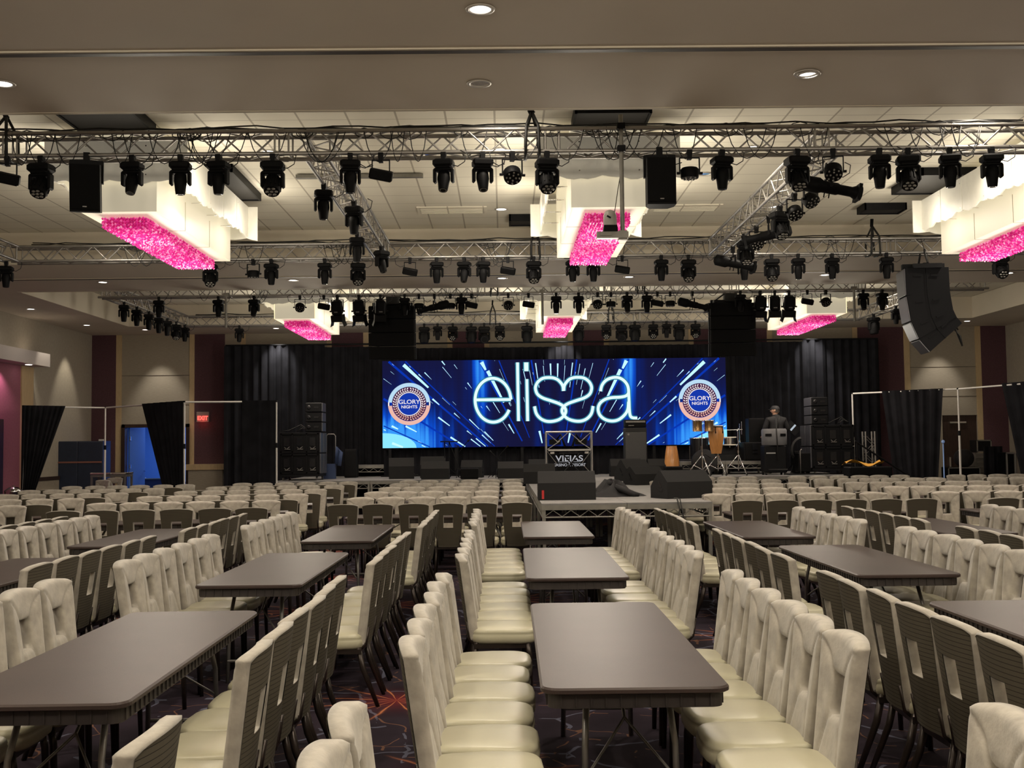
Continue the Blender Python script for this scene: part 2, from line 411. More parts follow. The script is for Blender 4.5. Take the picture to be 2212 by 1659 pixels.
# left wall dressing
def lw(z0, z1, y0, y1, t, mi, mm): mm.mi = mi; mm.box((XL+t/2, (y0+y1)/2, (z0+z1)/2), (t, y1-y0, z1-z0))
def YL(px): return 12.5*F/(1087-px)
m = MB(); lw(0, 3.95, 22.5, YL(42), .05, 0, m); lw(0, 3.95, YL(42), YL(67), .09, 1, m)
struct(m, 'trim_4', [mat('plum_wall_panel', (.26, .085, .12), rough=.8, var=.1, vs=20), woodst])
m = MB(); m.box((XL+.28, 25.4, 4.08), (.56, 8.3, .34)); struct(m, 'trim_5', mat('canopy_paint', (.52, .47, .45), rough=.7))
m = MB(); lw(0, .95, YL(80), YB-.05, .03, 0, m); lw(.9, 1.0, YL(80), YB-.05, .06, 1, m); struct(m, 'trim_6', [tanw, darkwood])
m = MB(); m.box((XL+.06, 27.1, 1.25), (.12, 1.5, 2.5)); struct(m, 'door_3', darkwood)
# right wall panels
m = MB()
for a, b, k in ((18., 24., 1), (24., 24.3, 0)):
    m.mi = k; m.box((XR-.03, (a+b)/2, ZC/2), (.06, b-a, ZC))
struct(m, 'trim_7', [woodst, purple])
# room behind the left opening, lit blue
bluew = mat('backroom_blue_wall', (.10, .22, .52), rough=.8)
m = MB(); xa, xb = DW0-1.6, DW1+.4; y0, y1 = YB+WT, YB+4.5
m.box(((xa+xb)/2, y1+.05, 1.5), (xb-xa, .1, 3)); m.box((xa-.05, (y0+y1)/2, 1.5), (.1, y1-y0, 3)); m.box((xb+.05, (y0+y1)/2, 1.5), (.1, y1-y0, 3))
m.box(((xa+xb)/2, (y0+y1)/2, 3.05), (xb-xa+.2, y1-y0, .1)); m.mi = 1; m.box(((xa+xb)/2, (y0+y1)/2, -.04), (xb-xa, y1-y0, .08))
m.mi = 2; m.box(((xa+xb)/2+.6, y1-.02, 1.15), (1.5, .04, 1.1))
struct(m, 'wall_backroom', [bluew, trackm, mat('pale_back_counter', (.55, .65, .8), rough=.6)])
l = bpy.data.lights.new('backroom_lamp', 'AREA'); l.energy = 95; l.color = (.35, .55, 1); l.size = 1.2
o = bpy.data.objects.new('backroom_lamp', l); C.objects.link(o); o.location = ((DW0+DW1)/2-.2, YB+2.3, 2.95)
m = MB()
for x in (DW0+.05, DW1-.05): m.box((x, YB+.05, DH/2), (.1, .26, DH))
m.box(((DW0+DW1)/2, YB+.05, DH-.05), (DW1-DW0, .26, .1)); struct(m, 'trim_8', darkwood)
# doors
m = MB(); m.box((.45, 0, 1.2), (.9, .05, 2.4)); d1 = struct(m, 'door_1', bluew); d1.location = (DW0+.12, YB+.25, 0); d1.rotation_euler = (0, 0, math.radians(78))
for z in (.35, 1.2, 2.05):
    m = MB(); m.cyl((0, -.04, z-.06), (0, -.04, z+.06), .02); m.box((.04, -.03, z), (.09, .01, .12)); m.build('hinge', chrome, d1)
m = MB(); m.cyl((.82, -.04, 1.05), (.82, -.1, 1.05), .012); m.cyl((.82, -.09, 1.05), (.7, -.09, 1.05), .012); m.build('door_handle', chrome, d1)
m = MB(); m.box(((ER0+ER1)/2, YB+.09, DH/2), (ER1-ER0, .06, DH))
d2 = struct(m, 'door_2', darkwood)
m = MB(); m.box(((ER0+ER1)/2-.05, YB+.03, DH-.22), (.5, .05, .05)); m.build('door_closer', chrome, d2)
m = MB(); m.box((ER0+.2, YB+.02, 1.05), (.05, .06, .3)); m.build('door_handle', chrome, d2)
# ceiling fittings
def can_light(x, y, z, lit=True, r=.085):
    t = thing('recessed_downlight', '', 'ceiling light', (x, y, z))
    m = MB(); m.lathe([(r+.035, -.006), (r+.03, -.012), (r, -.012), (r, .0)], 20, cap=False); m.build('trim_ring', canm, t)
    m = MB(); m.lathe([(.001, -.005), (r, -.005)], 20, cap=False)
    m.build('diffuser', lampem if lit else chrome, t)
    return t
lit_p = can_light(0, 0, 0); dark_p = can_light(0, 0, 0, False)
nl = {}
def area_of(x, y, z):
    if z > 5.5: return ('near' if y < 22 else 'far') + ' tiled coffer'
    return 'nearest plain beam' if y < 11.4 and abs(x) < 10.6 else 'plain beam between the coffers' if 20.9 < y < 24.7 and abs(x) < 11 else 'plain ceiling by the back wall' if y > 31 else 'plain ceiling along the side wall'
fittings = []
for x, y, z, p in DL:
    if p: fittings.append((x, y, z, True))
for x, y, z, p in DL:
    if not p: fittings.append((x, y, z, False))
for x in (-10.4, -6.6, 1.75, 9.1, 13.6): fittings.append((x, 32.55, ZC, True))
fittings.append((-11.6, 31.2, ZC, True))
for x, y in ((-5.6, 16.4), (-1.0, 15.5), (3.1, 16.8), (8.1, 16.2), (2.3, 16.9)): fittings.append((x, y, ZT, False))
fittings.sort(key=lambda f: (area_of(f[0], f[1], f[2]), f[0]))
cnt = {}
for x, y, z, lit in fittings:
    q = proj((x, y, z))
    if not (q and -30 < q[0] < 2242 and -60 < q[1] < 1700 and y > 1): continue
    a = area_of(x, y, z); k = (a, lit); cnt[k] = cnt.get(k, 0)+1
    side = 'left' if x < -4 else 'right' if x > 6 else 'middle'
    lab = '%s round downlight, %s from the left in the %s' % ('lit' if lit else 'unlit', ORD[min(cnt[k]-1, 21)], a)
    if q and -30 < q[0] < 2242 and -60 < q[1] < 1700 and y > 1:
        place(lit_p if lit else dark_p, (x, y, z), 0, lab)
for x, y, z, p in DL:
    if p: lamp_spot('downlight_beam', (x, y, z-.03), p*K, 150, WARM, .8, .1)
for x, y in WALLSPOT: lamp_spot('wall_wash_beam', (x, y, ZC-.05), 130, 62, (1, .93, .82), .7, .05, (x, y+.55, 2.6))
for x in DRAPESPOT: lamp_spot('drape_wash_beam', (x, 32.5, ZC-.05), 300, 70, (1, .95, .88), .9, .05, (x, 32.95, 3.6))
for y in (29.2, 32.0): lamp_spot('left_wall_beam', (XL+.75, y, ZC-.05), 120, 60, (1, .9, .72), .6, .05, (XL, y, 2.2))
lamp_spot('right_wall_beam', (XR-.75, 31, ZC-.05), 150, 60, (1, .92, .8), .6, .05, (XR, 31, 2.2))
lamp_spot('canopy_beam', (XL+.4, 27.6, 3.9), 80, 110, (1, .55, .75), .6, .05, (XL+.1, 27.7, 1.5))
m = MB(); m.lathe([(.001, -.004), (.08, -.004)], 16, cap=False); o = m.build('canopy_downlight', lampem, None, (XL+.4, 28.6, 3.905)); tag(o, 'small lit downlight under the pale canopy on the left wall', 'ceiling light')
# rigging hatches: dark framed openings hanging just below the tiles
def hatch(x, y, lx, ly, lab, dark=True):
    t = thing('rigging_hatch', lab, 'ceiling hatch', (x, y, ZT))
    m = MB(); m.box((0, 0, -.09), (lx, ly, .02)); m.build('cover_panel', mat('dark_hatch_panel', (.02, .018, .017), rough=.7), t)
    m = MB()
    for sx in (-1, 1): m.box((sx*lx/2, 0, -.06), (.03, ly+.03, .12))
    for sy in (-1, 1): m.box((0, sy*ly/2, -.06), (lx+.03, .03, .12))
    m.build('hatch_frame', blackm, t)
hatch(-4.8, 13.5, .9, .85, 'dark rectangular rigging hatch in the tiles above the left chandelier front')
hatch(-4.1, 16.9, .45, 1.9, 'long dark rigging hatch right of the left chandelier')
hatch(1.36, 13.6, .9, .7, 'dark square rigging hatch in the tiles above the middle chandelier')
hatch(.45, 19.9, .6, .5, 'small dark hatch above the hoist sling of the second truss')
hatch(6.6, 19.2, .7, .4, 'grey square hatch above the right hoist sling of the second truss')
hatch(6.72, 17.2, .8, 1.3, 'large dark rigging hatch left of the right chandelier')
def vent(x, y, lx, ly, lab):
    m = MB(); m.box((0, 0, -.01), (lx, ly, .02)); m.mi = 1
    for i in range(5): m.box((0, -ly/2+ly*(i+.5)/5, -.024), (lx*.9, ly*.06, .01))
    o = m.build('air_diffuser', [tile, tile], None, (x, y, ZT)); tag(o, lab, 'air vent')
vent(-.85, 19.2, 1.2, .5, 'pale air diffuser panel in tiles left of the middle chandelier')
vent(3.2, 19.2, 1.2, .5, 'pale air diffuser panel in tiles right of the middle chandelier')
# a flat bar fixed under the tiles
m = MB(); m.box((0, 0, -.04), (1.9, .1, .05)); o = m.build('ceiling_rail', alu2, None, (PX(765, 15.9), 16.6, ZT-.0)); tag(o, 'short grey metal rail fixed under the tiles by the left cross truss', 'rail')
# exit sign
t = thing('exit_sign', 'red lit EXIT sign on the plum wall panel', 'exit sign', (PX(440, YB), YB-.06, 2.68), 0)
m = MB(); m.bev((0, 0, 0), (.38, .06, .31), .01); m.build('sign_housing', mat('sign_housing_grey', (.3, .26, .24), rough=.4), t)
def text_mesh(s, size, material, parent, loc, rot=(PI/2, 0, 0), name='lettering', ext=.004, sx=1, sp=1, bold=0):
    cu = bpy.data.curves.new(name, 'FONT'); cu.body = s; cu.size = size; cu.extrude = ext; cu.align_x = 'CENTER'; cu.align_y = 'CENTER'; cu.space_character = sp; cu.offset = bold
    to = bpy.data.objects.new('tmp_text', cu); C.objects.link(to)
    me = bpy.data.meshes.new_from_object(to.evaluated_get(bpy.context.evaluated_depsgraph_get())); me.name = name
    bpy.data.objects.remove(to)
    me.materials.clear(); me.materials.append(material)
    o = bpy.data.objects.new(name, me); C.objects.link(o); o.parent = parent; o.location = loc; o.rotation_euler = rot; o.scale = (sx, 1, 1)
    return o
text_mesh('EXIT', .17, emit('exit_red', (1, .04, .03), 6), t, (0, -.035, -.04), sx=.9, bold=.004)
l = bpy.data.lights.new('exit_glow', 'POINT'); l.energy = 1.0; l.color = (1, .1, .08); l.shadow_soft_size = .05
o = bpy.data.objects.new('exit_glow', l); C.objects.link(o); o.location = (PX(440, YB), YB-.22, 2.5)
# thermostat
m = MB(); m.bev((0, 0, 0), (.16, .04, .12), .01); o = m.build('wall_thermostat', whitep, None, (PX(222, YB), YB-.05, 1.98)); tag(o, 'small white box on the plum panel near the left corner', 'thermostat')
# ------------------------------------------------------------------ chandeliers
def chandelier_proto():
    t = thing('box_chandelier', '', 'chandelier'); W, LN, H = .97, 3.85, ZT-4.74     # origin at the ceiling, hanging down H
    zb = -H
    m = MB()
    th = .02
    for sx in (-1, 1): m.box((sx*(W/2-th/2), 0, (zb)/2), (th, LN, H))
    for sy in (-1, 1): m.box((0, sy*(LN/2-th/2), zb/2), (W, th, H))
    m.box((0, 0, zb+.01), (W-.02, LN-.02, .02))
    m.mi = 1
    for y in (-LN/6, LN/6):
        for sx in (-1, 1): m.box((sx*(W/2+.001), y, zb+.2), (.004, .012, .4))
        m.box((0, y, zb-.001), (W, .012, .004))
    for z in (zb+.42,): m.box((0, -LN/2-.001, z), (W, .004, .008))
    m.build('lit_box', [whitebox, seam], t)
    # frosted skirt panels with a wavy lower edge, stood off from the box
    def panel(x0, y0, x1, y1, z0, z1, mm, n=14):
        pts = []
        d = Vector((x1-x0, y1-y0, 0)); nn = d.normalized().cross(Vector((0, 0, 1)))*.012
        for k in range(n+1):
            a = k/n; wv = .02*math.sin(9*a*d.length)+.012*math.sin(23*a*d.length+x0*5)
            p = Vector((x0, y0, 0))+d*a
            pts.append((p, z0+wv))
        vs = []
        for p, zz in pts: vs += [p+nn+Vector((0, 0, zz)), p-nn+Vector((0, 0, zz)), p+nn+Vector((0, 0, z1)), p-nn+Vector((0, 0, z1))]
        fs = []
        for k in range(n):
            a, b = 4*k, 4*k+4
            fs += [(a, b, b+2, a+2), (a+1, a+3, b+3, b+1), (a, a+1, b+1, b), (a+2, b+2, b+3, a+3)]
        fs += [(0, 2, 3, 1), (4*n, 4*n+1, 4*n+3, 4*n+2)]
        mm.add(vs, fs)
    o = .26
    # side skirts: four panels each; the end skirts run past them
    for sx in (-1, 1):
        for k in range(5):
            ya = -LN/2-.12+(LN+.24)*k/5; yb = -LN/2-.12+(LN+.24)*(k+1)/5
            m = MB(); panel(sx*(W/2+o), ya+.01, sx*(W/2+o), yb-.01, zb+.36+.01*k, zb+.90, m); m.mi = 1
            for zz in (zb+.45, zb+.82): m.cyl((sx*(W/2+o+.014), ya+.07, zz), (sx*(W/2), ya+.07, zz), .008, n=6)
            m.build('skirt_panel', [panelw, chrome], t)
    for sy in (-1, 1):
        m = MB(); panel(-W/2-o-.16, sy*(LN/2+.1), W/2+o+.16, sy*(LN/2+.1), zb+.36, zb+.90, m, 20); m.mi = 1
        for x in (-.38, .38):
            for zz in (zb+.45, zb+.82): m.cyl((x, sy*(LN/2+.118), zz), (x, sy*LN/2, zz), .01, n=6)
        m.build('end_skirt', [panelw, chrome], t)
    # bead strings
    m = MB(); R = random.Random(3); bw, bl, bh = .56, 3.4, .17
    nx, ny, nz = 15, 86, 4
    oc = [(1, 0, 0), (-1, 0, 0), (0, 1, 0), (0, -1, 0), (0, 0, 1), (0, 0, -1)]
    of = [(0, 2, 4), (2, 1, 4), (1, 3, 4), (3, 0, 4), (2, 0, 5), (1, 2, 5), (3, 1, 5), (0, 3, 5)]
    for i in range(nx):
        for j in range(ny):
            for k in range(nz):
                if k < nz-1 and 0 < i < nx-1 and 1 < j < ny-2: continue
                x = -bw/2+bw*i/(nx-1)+R.uniform(-.006, .006); y = -bl/2+bl*j/(ny-1)+R.uniform(-.006, .006)
                z = zb-.02-(bh-.02)*(k+.5)/nz+R.uniform(-.008, .008); r = .0205
                a = R.uniform(0, 1.5); ca, sa = math.cos(a)*r, math.sin(a)*r
                m.add([(x+ca, y+sa, z), (x-ca, y-sa, z), (x-sa, y+ca, z), (x+sa, y-ca, z), (x, y, z+r), (x, y, z-r)], of)
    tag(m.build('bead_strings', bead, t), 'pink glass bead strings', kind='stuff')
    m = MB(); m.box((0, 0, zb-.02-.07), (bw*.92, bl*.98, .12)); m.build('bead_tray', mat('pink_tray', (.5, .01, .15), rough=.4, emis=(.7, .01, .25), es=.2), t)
    return t
ch = chandelier_proto()
def chand_fill(loc, p, r_, ln):  # unseen fill lamps, added near the chandeliers to brighten the ceiling
    l = bpy.data.lights.new('added_chandelier_fill', 'POINT'); l.energy = p*1.6; l.color = (1, .90, .74); l.shadow_soft_size = r_
    for dy in (-.5, .5):
        o = bpy.data.objects.new('added_chandelier_fill', l); C.objects.link(o); o.location = (loc[0], loc[1]+dy*ln, loc[2])
# unseen fill lamps added behind the camera; no chandeliers are built there
for x in (-4.88, 1.38, 7.64):
    chand_fill((x, 2.1, ZT-1.3), 120, .35, 2.6)
names = [('left', 'middle', 'right'), ('left', 'middle', 'right')]
for yi, (yc, w2) in enumerate(((16.1, 'near the camera'), (28.15, 'farther back by the stage'))):
    for xi, x in enumerate((-4.88, 1.38, 7.64)):
        for sx in (-1, 1): chand_fill((x+sx*1.05, yc, ZT-.62), 13, .28, 2.6)  # added lamps outside the skirts, lighting the tiles from below
        chand_fill((x, yc, ZT-2.2), 50, .35, 2.2)  # added lamps floating free under the beads, lighting the soffits
        place(ch, (x, yc, ZT), 0, 'white lit box chandelier with pink beads, %s of the three %s' % (('left', 'middle', 'right')[xi], w2), 'box chandeliers')

# ------------------------------------------------------------------ trusses
ZTB = 5.11; TS = .262
def truss(label, a, b, group=None):
    a, b = Vector(a), Vector(b); d = b-a; Ln = d.length; rz = math.atan2(d.y, d.x)
    t = thing('box_truss', label, 'lighting truss', a, rz, group)
    h = TS/2
    for sy in (-1, 1):
        for sz in (0, 1):
            m = MB(); m.cyl((0, sy*h, sz*TS), (Ln, sy*h, sz*TS), .025, n=10)
            n = max(1, round(Ln/3.0))
            for k in range(1, n): m.cyl((k*Ln/n-.03, sy*h, sz*TS), (k*Ln/n+.03, sy*h, sz*TS), .032, n=10)
            m.build('chord', alu, t)
    m = MB(); n = max(1, round(Ln/3.0)); sec = Ln/n
    for k in range(n):
        x0 = k*sec; 
        for e in (x0+.08, x0+sec-.08):
            for sy in (-1, 1): m.cyl((e, sy*h, 0), (e, sy*h, TS), .012, n=6)
            for sz in (0, 1): m.cyl((e, -h, sz*TS), (e, h, sz*TS), .012, n=6)
        q = max(2, round((sec-.3)/.27)); st = (sec-.3)/q
        for i in range(q):
            xa = x0+.15+i*st; xb = xa+st; f = i % 2
            for sy in (-1, 1): 
                g_ = f if sy < 0 else 1-f
                m.cyl((xa, sy*h, TS*g_), (xb, sy*h, TS*(1-g_)), .0115, n=6)
            for sz in (0, 1): m.cyl((xa, h*(1 if f else -1), sz*TS), (xb, h*(-1 if f else 1), sz*TS), .010, n=6)
    m.build('lacing', alu, t)
    return t
T = [12.94, 20.15, 25.0, 31.0]
XA, XZ = -8.8, 10.0
TR = [truss('long box truss nearest the camera, crossing the whole picture above the middle', (XA, T[0], ZTB), (XZ, T[0], ZTB)),
truss('second box truss from the camera, crossing behind the near chandeliers', (XA, T[1], ZTB), (XZ+.2, T[1], ZTB)),
truss('third box truss from the camera, carrying the big hung speaker arrays', (XA-.2, T[2], ZTB), (XZ+.9, T[2], ZTB)),
truss('rearmost box truss above the stage and screen', (XA, T[3], ZTB), (XZ, T[3], ZTB))]
XM = (-2.16, 3.87)
truss('left depth truss running from the nearest truss to the second', (XM[0], T[0]+.14, ZTB), (XM[0], T[1]-.14, ZTB))
truss('right depth truss from nearest to second truss, crowded with lamps', (XM[1], T[0]+.14, ZTB), (XM[1], T[1]-.14, ZTB))
truss('far left side truss joining nearest and second truss at frame edge', (XA, T[0]+.14, ZTB), (XA, T[1]-.14, ZTB))
truss('left side truss from the third truss back to the rearmost', (XA, T[2]+.14, ZTB), (XA, T[3]-.14, ZTB))
truss('right side truss from the third truss back to the rearmost', (XZ, T[2]+.14, ZTB), (XZ, T[3]-.14, ZTB))
# cable runs lying on the trusses
R = random.Random(11)
def cable_run(x0, x1, y, z, par, nl=3, loops=6):
    m = MB()
    for c in range(nl):
        n = int((x1-x0)/.3); ph = R.uniform(0, 6); pts = []
        for k in range(n+1):
            x = x0+(x1-x0)*k/n
            pts.append((x, y+R.uniform(-.05, .05)+.04*(c-1), z+.035+.02*c+.025*math.sin(x*2.1+ph)+R.uniform(-.008, .012)))
        m.tube(pts, .010 if c else .016, 5)
    for q in range(loops):
        x = R.uniform(x0+.3, x1-.6); rr = R.uniform(.05, .12); pts = []
        for k in range(13):
            a = 2*PI*k/12; pts.append((x+rr*1.3*math.cos(a), y-.13+.02*math.sin(3*a), z-.03+rr*.7*math.sin(a)))
        m.tube(pts, .006, 5)
        # a drop from the top chord to below the bottom chord
        wd = R.uniform(.15, .5); pts = []
        for k in range(9):
            a = k/8; pts.append((x+wd*a, y-.15, z-.02-TS*1.35*math.sin(PI*a)**.7))
        m.tube(pts, .006, 5)
    o = m.build('cable_run', rubber, par, tuple(-c_ for c_ in par.location)); o['label'] = 'black cables lying along the truss'
cable_run(-6.2, 6.2, T[0], ZTB+TS, TR[0], 4, 34)
cable_run(-8.5, 9.6, T[1], ZTB+TS, TR[1], 3, 28)
cable_run(-8.8, 10.5, T[2], ZTB+TS, TR[2], 3, 32)
cable_run(-8.5, 9.6, T[3], ZTB+TS, TR[3], 2, 16)
# hoist slings up to the ceiling
def sling(x, y, lab, wide=.07, ztop=ZT-.05):
    t = thing('truss_sling', lab, 'rigging sling', (x, y, ZTB), 0, 'hoist slings')
    m = MB(); h = ztop-ZTB
    m.tube([(0, 0, h), (-.01, 0, h*.8), (.008, 0, TS+.22)], wide*.45, 8); m.build('chain_bag', black, t)
    m = MB()
    for sx in (-1, 1):
        m.tube([(0, 0, TS+.25), (sx*.07, -TS/2-.03, TS+.03), (sx*.08, -TS/2-.035, -.03), (sx*.08, 0, -.04), (sx*.08, TS/2+.03, -.03), (sx*.07, TS/2+.03, TS+.03), (0, 0, TS+.25)], .018, 6)
    m.build('sling_loop', rubber, t)
sling(PX(1156, T[0]), T[0], 'thick black sling holding the nearest truss right of the picture centre', .09)
sling(PX(8, T[0]), T[0], 'thick black sling holding the nearest truss at its left end')
sling(PX(1160, T[1]), T[1], 'black sling holding the second truss left of the middle chandelier')
sling(PX(1897, T[1]), T[1], 'black sling holding the second truss left of the blue-lit speaker array')
sling(PX(1070, T[2]), T[2], 'black sling holding the third truss near picture centre', .05)
sling(PX(1387, T[2]), T[2], 'black sling holding the third truss right of the middle chandelier', .05)
sling(PX(1066, T[3]), T[3], 'black sling holding the rearmost truss above the screen centre', .05)
sling(PX(1322, T[3]), T[3], 'black sling holding the rearmost truss right of the far middle chandelier', .05)
# thin pipes hanging from the third truss
for px_, lab in ((488, 'left'), (1174, 'middle'), (1853, 'right')):
    m = MB(); m.cyl((0, 0, .0), (0, 0, -.72), .028, n=10); m.box((0, 0, .02), (.12, .06, .08)); o = m.build('drop_pipe', alu2, None, (PX(px_, T[2]-.18), T[2]-.18, ZTB)); tag(o, 'thin grey pipe hanging from the third truss, %s of three' % lab, 'pipe', 'drop pipes')

# ------------------------------------------------------------------ lamps on the trusses (origin: centre of the bottom chord they clamp to)
def clamp(t):
    m = MB(); m.box((0, 0, -.03), (.05, .07, .11)); m.cyl((-.03, 0, 0), (.03, 0, 0), .037, n=10); m.build('clamp', blackm, t)
def lead(t, s=1):
    m = MB(); m.tube([(.09*s, 0, -.12), (.17*s, -.03, -.15), (.25*s, -.03, -.10), (.27*s, -.02, .0), (.2*s, -.01, .04)], .006, 5); m.build('cable', rubber, t)
def moving_head(kind, tilt, s=1.0):
    t = thing('moving_head_light', '', 'stage light'); clamp(t)
    b = Matrix.Identity(3)
    m = MB(); m.bev((0, 0, -.105*s), (.235*s, .19*s, .085*s), .02*s); m.bev((0, 0, -.155*s), (.17*s, .15*s, .03*s), .01); m.build('base', black, t)
    m = MB()
    for sx in (-1, 1): m.bev((sx*.103*s, 0, -.25*s), (.036*s, .10*s, .17*s), .015*s)
    m.bev((0, 0, -.178*s), (.225*s, .11*s, .04*s), .014*s); m.build('yoke', black, t)
    for sx in (-1, 1): pass
    piv = (0, 0, -.285*s); q = rx(tilt)
    m = MB()
    if kind == 'spot':
        m.lathe([(.045*s, .09*s), (.07*s, .075*s), (.076*s, .0), (.066*s, -.06*s), (.056*s, -.14*s), (.05*s, -.155*s)], 16, piv, q)
        hd = m.build('lamp_head', black, t)
        m = MB(); m.lathe([(.044*s, -.157*s), (.001, -.150*s)], 16, piv, q, cap=False); m.build('lens', lensm, hd)
    elif kind == 'wash':
        m.lathe([(.04*s, .085*s), (.075*s, .065*s), (.088*s, .0), (.088*s, -.09*s), (.08*s, -.115*s)], 18, piv, q)
        for k in range(12):
            a = 2*PI*k/12; m.box(Vector(piv)+q @ Vector((.09*s*math.cos(a), .09*s*math.sin(a), -.02*s)), (.012*s, .012*s, .11*s), q @ rzm(a))
        hd = m.build('lamp_head', black, t)
        m = MB()
        for k in range(7):
            r = 0 if k == 6 else .046*s; a = 2*PI*k/6
            c = Vector(piv)+q @ Vector((r*math.cos(a), r*math.sin(a), -.117*s))
            m.sphere(c, .021*s, 10, 6, (1, 1, .6))
        m.build('lens', lensm, hd)
    else:
        m.lathe([(.05*s, .12*s), (.085*s, .1*s), (.1*s, .02*s), (.1*s, -.09*s), (.085*s, -.13*s)], 18, piv, q)
        hd = m.build('lamp_head', black, t)
        m = MB(); m.lathe([(.07*s, -.132*s), (.001, -.118*s)], 18, piv, q, cap=False); m.build('lens', blackgl, hd)
    lead(t)
    return t
def par_can(tilt, s=1.0):
    t = thing('par_light', '', 'stage light'); clamp(t)
    m = MB(); 
    m.box((0, 0, -.065*s), (.23*s, .03, .012))
    for sx in (-1, 1): m.box((sx*.115*s, 0, -.16*s), (.012, .03, .19*s)); m.cyl((sx*.112*s, 0, -.245*s), (sx*.15*s, 0, -.245*s), .016, n=8)
    m.build('yoke', blackm, t)
    piv = (0, 0, -.245*s); q = rx(tilt)
    m = MB(); m.lathe([(.09*s, .06*s), (.105*s, .045*s), (.105*s, -.045*s), (.1*s, -.06*s)], 20, piv, q); hd = m.build('lamp_head', black, t)
    m = MB()
    for k in range(12):
        r = (.035 if k < 4 else .075)*s; a = 2*PI*k/(4 if k < 4 else 8)
        m.sphere(Vector(piv)+q @ Vector((r*math.cos(a), r*math.sin(a), -.062*s)), .013*s, 8, 4)
    m.build('lens', lensm, hd); lead(t, -1)
    return t
def profile_spot(rz_, tilt, s=1.0):
    t = thing('profile_spotlight', '', 'stage light'); clamp(t)
    m = MB(); m.box((0, 0, -.10*s), (.02, .02, .14*s)); m.box((0, 0, -.15*s), (.03, .24*s, .012))
    for sy in (-1, 1): m.box((0, sy*.12*s, -.21*s), (.03, .012, .14*s))
    m.build('yoke', blackm, t)
    piv = (0, 0, -.27*s); q = ry(tilt)
    # lies along +x, lens end at +x
    q2 = q @ ry(PI/2)
    m = MB(); m.lathe([(.05*s, -.34*s), (.095*s, -.31*s), (.1*s, -.13*s), (.075*s, -.08*s), (.075*s, .1*s), (.062*s, .13*s), (.062*s, .28*s), (.085*s, .33*s), (.088*s, .40*s)], 16, piv, q2)
    m.box(Vector(piv)+q @ Vector((.36*s, 0, 0)), (.04*s, .21*s, .2*s), q)
    for a in (-.04, .02): m.cyl(Vector(piv)+q @ Vector((a*s, 0, -.06*s)), Vector(piv)+q @ Vector((a*s, 0, -.13*s)), .008, n=6)
    hd = m.build('lamp_barrel', black, t)
    m = MB(); m.lathe([(.075*s, .401*s), (.001, .40*s)], 16, piv, q2, cap=False); m.build('lens', lensm, hd)
    lead(t)
    return t
def scoop_light(tilt, s=1.0):
    t = thing('fresnel_light', '', 'stage light'); clamp(t)
    m = MB(); m.box((0, 0, -.08*s), (.25*s, .03, .012))
    for sx in (-1, 1): m.box((sx*.125*s, 0, -.2*s), (.012, .035, .25*s)); m.cyl((sx*.12*s, 0, -.31*s), (sx*.16*s, 0, -.31*s), .018, n=8)
    m.build('yoke', blackm, t)
    piv = Vector((0, 0, -.31*s)); q = rx(tilt)
    m = MB(); m.bev(piv+q @ Vector((0, 0, .07*s)), (.2*s, .2*s, .3*s), .035*s, q); m.box(piv+q @ Vector((0, 0, -.14*s)), (.235*s, .21*s, .13*s), q, 1.0)
    m.mi = 1; m.box(piv+q @ Vector((0, -.104*s, .0)), (.07*s, .006, .02*s), q)
    hd = m.build('lamp_housing', [black, steel], t)
    m = MB()
    for sx in (-1, 1): m.box(piv+q @ Vector((sx*.125*s, 0, -.24*s)), (.006, .2*s, .14*s), q @ ry(-sx*.3))
    m.build('barn_door', blackm, hd)
    lead(t)
    return t
def led_bar(tilt):
    t = thing('led_bar_light', '', 'stage light'); clamp(t)
    m = MB(); m.box((0, 0, -.06), (.2, .03, .012))
    for sx in (-1, 1): m.box((sx*.1, 0, -.14), (.012, .03, .17))
    m.build('yoke', blackm, t)
    piv = Vector((0, 0, -.23)); q = rx(tilt) @ ry(.2)
    m = MB(); m.bev(piv, (.27, .1, .115), .012, q); hd = m.build('lamp_housing', black, t)
    m = MB(); m.box(piv+q @ Vector((0, -.02, -.059)), (.24, .05, .004), q); m.build('lens', lensm, hd)
    lead(t, -1)
    return t
P = {'sd': moving_head('spot', 0), 'st': moving_head('spot', -.35), 'wt': moving_head('wash', -.55, 1.12), 'wf': moving_head('wash', -.95, 1.15),
     'bg': moving_head('beam', -1.15, 1.35), 'bd': moving_head('beam', -.1, 1.25), 'pd': par_can(0), 'pt': par_can(-.7), 'pr': profile_spot(0, .2, 1.0), 'fr': scoop_light(.3, 1.1), 'lb': led_bar(.4)}
KN = {'sd': 'black moving-head spot pointing down', 'st': 'black moving-head spot tilted forward', 'wt': 'moving-head wash light showing its lenses', 'wf': 'black moving-head wash facing the camera',
      'bg': 'large moving head facing forward', 'bd': 'large moving head hanging down', 'pd': 'round flat par light pointing down', 'pt': 'round par light with lens dots showing',
      'pr': 'long black profile spotlight', 'fr': 'boxy black fresnel with barn doors', 'lb': 'small black LED bar light'}
